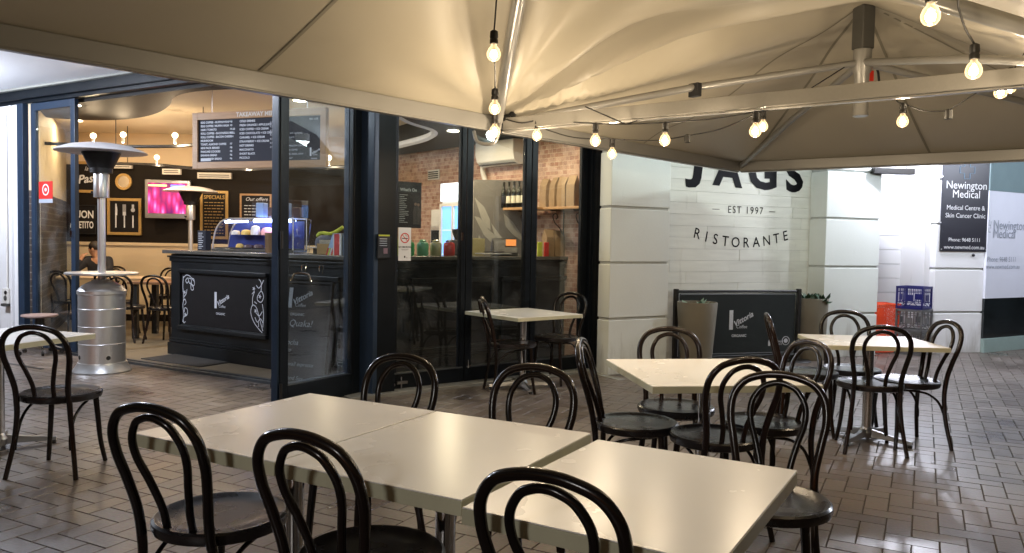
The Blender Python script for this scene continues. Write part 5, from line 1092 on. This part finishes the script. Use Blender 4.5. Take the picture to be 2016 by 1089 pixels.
planter(3.79, 9.93, .20, .165, .775, 'taupe planter with green succulents right of the black banner', 75)

# ------------------------------------------------------------------ milk crates and basket
def crate(x, y, z, deg, m_, label, sz=.345, h=.30):
    t = thing('milk_crate', label, 'crate', (x, y, z), 'stacked milk crates'); fr0 = Fr(x, y, deg, z); body = MB(); pl = MB()
    for k in range(4):
        q = Fr(x, y, deg + 90 * k, z).at(0, 0, sz / 2 - .006)
        body.box(q, -sz / 2, sz / 2, h - .03, h, -.012, .006).box(q, -sz / 2, sz / 2, 0, .03, -.012, .006).box(q, -sz / 2, -sz / 2 + .022, .03, h - .03, -.012, .004).box(q, sz / 2 - .022, sz / 2, .03, h - .03, -.012, .0035)
        for j in range(1, 7):
            a = -sz / 2 + .01 + j * (sz - .02) / 7; body.box(q, a - .004, a + .004, .08, h - .03, -.006, .0)
        for zz in (.085, .225): body.box(q, -sz / 2 + .02, sz / 2 - .02, zz - .004, zz + .004, -.007, .001)
        for a in (-.055, .055): body.tube([q.p(a * 2.2, .03, -.003), q.p(a * .6, .105, -.003)], .005, 5)
        pl.box(q, -.045, .045, .11, .19, -.004, .005)
    for j in range(7): a = -sz / 2 + .03 + j * (sz - .06) / 6; body.box(fr0, a - .006, a + .006, .004, .012, -sz / 2 + .01, sz / 2 - .01)
    put('lattice', body, M[m_], t); put('side_plate', pl, M[m_], t)
    return t
crate(5.42, 10.60, 0, 44, 'greycrate', 'grey milk crate at the bottom of the stack'); crate(5.425, 10.595, .308, 41, 'greycrate', 'grey milk crate in the middle of the stack'); crate(5.42, 10.60, .616, 43, 'bluecrate', 'blue milk crate on top of the stack')
bk = thing('basket', 'tall orange plastic mesh basket beside the milk crates', 'basket', (5.04, 10.72, 0)); BK = (5.04, 10.72); bw, bd_ = .19, .14
lat = MB()
for k in range(4):
    fr_b = Fr(BK[0], BK[1], 14 + 90 * k); hw = bw if k % 2 == 0 else bd_; dd_ = bd_ if k % 2 == 0 else bw
    def bp(a, z_): s_ = .80 + .20 * z_ / .66; return fr_b.p(a * hw * s_, z_, dd_ * s_)
    for j in range(-11, 12):
        for sg in (1, -1):
            P = []; 
            for i in range(12):
                z_ = .02 + .64 * i / 11; a = j / 5.5 + sg * (z_ - .34) * 3.0
                if -1 <= a <= 1: P.append(bp(a, z_))
            if len(P) > 1: lat.tube(P, .0038, 4)
put('mesh', lat, M['orange'], bk)
rim = MB()
for z_, r_ in ((.665, .011), (.64, .007), (.02, .008)):
    s_ = .80 + .20 * z_ / .66; f0 = Fr(BK[0], BK[1], 14); rim.tube([f0.p(-bw * s_, z_, bd_ * s_), f0.p(bw * s_, z_, bd_ * s_), f0.p(bw * s_, z_, -bd_ * s_), f0.p(-bw * s_, z_, -bd_ * s_)], r_, 6, closed=True)
for a, c_ in ((-1, 1), (1, 1), (1, -1), (-1, -1)): rim.tube([f0.p(a * bw * .8, .02, c_ * bd_ * .8), f0.p(a * bw, .66, c_ * bd_)], .012, 6)
put('rim', rim, M['orange'], bk)
put('inner_panel', MB().box(f0, -.05, .12, .05, .6, -.09, -.08), M['orange'], bk)

# ------------------------------------------------------------------ signs on the white building
sg = thing('clinic_sign', 'black Newington Medical sign board on the far white pilaster', 'sign', tuple(P3.p(.4, 1.4, 0)))
pn = put('panel', MB().box(P3, .045, .825, 1.395, 2.66, .004, .02), M['signblack'], sg, bevel=.002)
tx = MB()
for s_, z_, z2_ in (('Newington', 2.288, .150), ('Medical', 2.168, .150), ('Medical Centre &', 1.985, .088), ('Skin Cancer Clinic', 1.878, .088), ('Phone: 9648 5111', 1.55, .072), ('www.newmed.com.au', 1.45, .074)):
    write(tx, P3, s_, .435, z_, z2_, c=.0225, spacing=1.0)
put('lettering', tx, M['whiteink'], pn)
cr_ = MB(); w_ = .045; L_ = .12; z0 = 2.50; pts = [(-w_, -L_), (w_, -L_), (w_, -w_), (L_, -w_), (L_, w_), (w_, w_), (w_, L_), (-w_, L_), (-w_, w_), (-L_, w_), (-L_, -w_), (-w_, -w_)]
cr_.tube([P3.p(.435 + a, z0 + b, .023) for a, b in pts], .006, 4, closed=True); put('cross', cr_, M['signblue'], pn)
sc3 = MB()
for a, b in ((.065, 1.42), (.80, 1.42), (.035, 2.40), (.035, 1.78)): sc3.disc(P3, a, b, .010, .0205, .026, 10)
put('screw', sc3, M['steel'], pn)
o = put('wall_stud', MB().ball(tuple(P3.p(.60, 1.345, .012)), .022, 10), M['darksteel'], None, smooth=True); tag(o, 'small dark round stud on the pilaster just below the black sign', 'wall stud')
hs = thing('strip_light', 'slim black fitting hanging above the bright niche', 'light fitting', (4.95, 10.35, 2.4)); HS = Fr(4.66, 10.30, 8)
put('housing', MB().box(HS, 0, .58, 2.385, 2.465, -.08, .04), M['cable'], hs, bevel=.006); put('hanger', MB().tube([HS.p(.1, 2.465, 0), HS.p(.1, 3.22, 0)], .006, 6).tube([HS.p(.48, 2.465, 0), HS.p(.48, 3.22, 0)], .006, 6), M['darksteel'], hs)

# ------------------------------------------------------------------ tables and chairs inside
def wtable(x, y, deg, wd, dp, topm, label):
    t = thing('dining_table', label, 'table', (x, y, 0), 'tables inside the cafe'); f = Fr(x, y, deg)
    put('table_top', MB().box(f, -wd / 2, wd / 2, .755, .79, -dp / 2, dp / 2), topm, t, bevel=.003)
    for s in (-1, 1):
        for s2 in (-1, 1): put('leg', MB().box(f, s * (wd / 2 - .08) - .035, s * (wd / 2 - .08) + .035, .013, .754, s2 * (dp / 2 - .08) - .035, s2 * (dp / 2 - .08) + .035), M['cable'], t)
wtable(-6.15, 11.85, 0, 2.0, .75, mat('pale_cloth_top', (.55, .42, .30), .6), 'long pale topped table near the back wall')
wtable(-4.45, 11.0, 0, 1.5, .75, M['darkwood'], 'brown timber table partly hidden behind the counter')
_c = dup(chair0, (-5.1, 10.42, .012), R(92), 'brown slatted chair with its back to the doorway inside', 'brown chairs inside the cafe')
for i_, (x, y, dg, lb) in enumerate(((-4.55, 10.38, 80, 'chair by the brown table nearest the counter inside'), (-5.5, 12.45, 268, 'chair against the back wall below the television'), (-4.95, 12.35, 250, 'chair turned aside near the back wall'), (-4.3, 11.75, 262, 'chair across the brown table inside'), (-6.25, 11.15, 84, 'chair behind the patio heater inside'), (-5.55, 11.15, 75, 'chair between the two tables inside'))):
    dup(chair0, (x, y, .012), R(dg), lb, 'brown chairs inside the cafe')

# ------------------------------------------------------------------ seated person
def skinned(name, verts, edges, radii, m_, parent=None, sub=2, root=0):
    me = bpy.data.meshes.new(name); me.from_pydata([Vector(v) for v in verts], edges, []); o = bpy.data.objects.new(name, me); COL.objects.link(o)
    s = o.modifiers.new('s', 'SKIN'); s.use_smooth_shade = True
    for i, r_ in enumerate(radii):
        sv = me.skin_vertices[0].data[i]; sv.radius = r_ if isinstance(r_, tuple) else (r_, r_); sv.use_root = (i == root)
    b = o.modifiers.new('u', 'SUBSURF'); b.levels = sub; b.render_levels = sub
    bpy.context.view_layer.update(); dg = bpy.context.evaluated_depsgraph_get(); nm = bpy.data.meshes.new_from_object(o.evaluated_get(dg))
    bpy.data.objects.remove(o); nm.materials.clear(); nm.materials.append(m_)
    for p in nm.polygons: p.use_smooth = True
    r = bpy.data.objects.new(name, nm); COL.objects.link(r)
    if parent: r.parent = parent
    return r
px_, py_ = -6.46, 12.42
# local coordinates: x to the viewer's right, y away
V = [(0, 0, .50), (0, 0, .62), (-.01, -.04, .80), (-.02, -.09, .95), (-.03, -.11, 1.03), (-.045, -.12, 1.08), (-.055, -.125, 1.15), (-.06, -.125, 1.225),   # 0-7 spine to head
     (-.135, -.14, 1.165),  # 8 nose
     (-.17, -.13, 1.0), (-.30, -.30, .82), (-.215, -.22, 1.02), (-.19, -.205, 1.065),   # 9 right shoulder 10 elbow on table 11 wrist 12 hand at chin
     (.13, -.06, 1.0), (.22, -.20, .86), (.06, -.36, .82), (.0, -.38, .82),  # 13-16 left arm resting on the table
     (-.10, -.02, .50), (-.14, -.42, .52), (-.14, -.46, .10), (-.15, -.58, .05), (.10, -.02, .50), (.12, -.42, .52), (.12, -.46, .10), (.13, -.58, .05)]  # legs
E_ = [(0, 1), (1, 2), (2, 3), (3, 4), (4, 5), (5, 6), (6, 7), (6, 8), (3, 9), (9, 10), (10, 11), (11, 12), (3, 13), (13, 14), (14, 15), (15, 16), (0, 17), (17, 18), (18, 19), (19, 20), (0, 21), (21, 22), (22, 23), (23, 24)]
Rr = [.14, .125, .13, .13, .06, .052, .082, .078, .014, .062, .042, .028, .030, .062, .042, .030, .030, .085, .065, .045, .035, .085, .065, .045, .035]
for (bx_, by_, bz_, s_) in ((-.19, -.205, 1.065, 1), (.0, -.38, .82, -1)):
    root = 12 if s_ == 1 else 16
    for k in range(5):
        l = (.045, .06, .066, .06, .045)[k]; n = len(V)
        if s_ == 1: a = (bx_ + .012 * (k - 2), by_ + .01, bz_ + .03); b_2 = (bx_ + .035 + .004 * k, by_ + .035 + .008 * (k - 2), bz_ + .02 + l * .5)
        else: a = (bx_ - .03, by_ - .012 + .012 * (k - 2), bz_); b_2 = (bx_ - .03 - l, by_ - .012 + .016 * (k - 2), bz_ - .015)
        V += [a, b_2]; E_ += [(root, n), (n, n + 1)]; Rr += [.010, .008]
pv = [(px_ + x, py_ + y, z + .012) for x, y, z in V]
body = skinned('person', pv, E_, Rr, M['skin'])
tag(body, 'seated person in a dark jacket resting chin on one hand by the back wall', 'person')
jv = [0, 1, 2, 3, 9, 10, 11, 13, 14, 15]; mp = {v: i for i, v in enumerate(jv)}
skinned('jacket', [pv[i] for i in jv], [(mp[a], mp[b]) for a, b in E_ if a in mp and b in mp], [.165, .15, .155, .15, .085, .06, .042, .085, .062, .044], M['jacket'], body)
tv_ = [0, 17, 18, 19, 21, 22, 23]; mp = {v: i for i, v in enumerate(tv_)}
skinned('trousers', [pv[i] for i in tv_], [(mp[a], mp[b]) for a, b in E_ if a in mp and b in mp], [.15, .10, .078, .056, .10, .078, .056], M['trouser'], body)
hr = put('hair', MB().lathe([(.072, -.02), (.092, .02), (.088, .06), (.06, .10), (0, .118)], (px_ - .048, py_ - .118, 1.205), 18, 1.05, 1.0), M['hair'], body, smooth=True)
ey = MB(); ey.ball((px_ - .128, py_ - .165, 1.205), .008, 8).ball((px_ - .136, py_ - .10, 1.205), .008, 8); put('eye', ey, M['cable'], body, smooth=True)
put('ear', MB().ball((px_ - .045, py_ - .208, 1.185), .02, 8, 1.5, 1, .5), M['skin'], body, smooth=True)
dup(chair0, (px_, py_ + .06, .012), R(262), 'chair under the seated person', 'brown chairs inside the cafe')
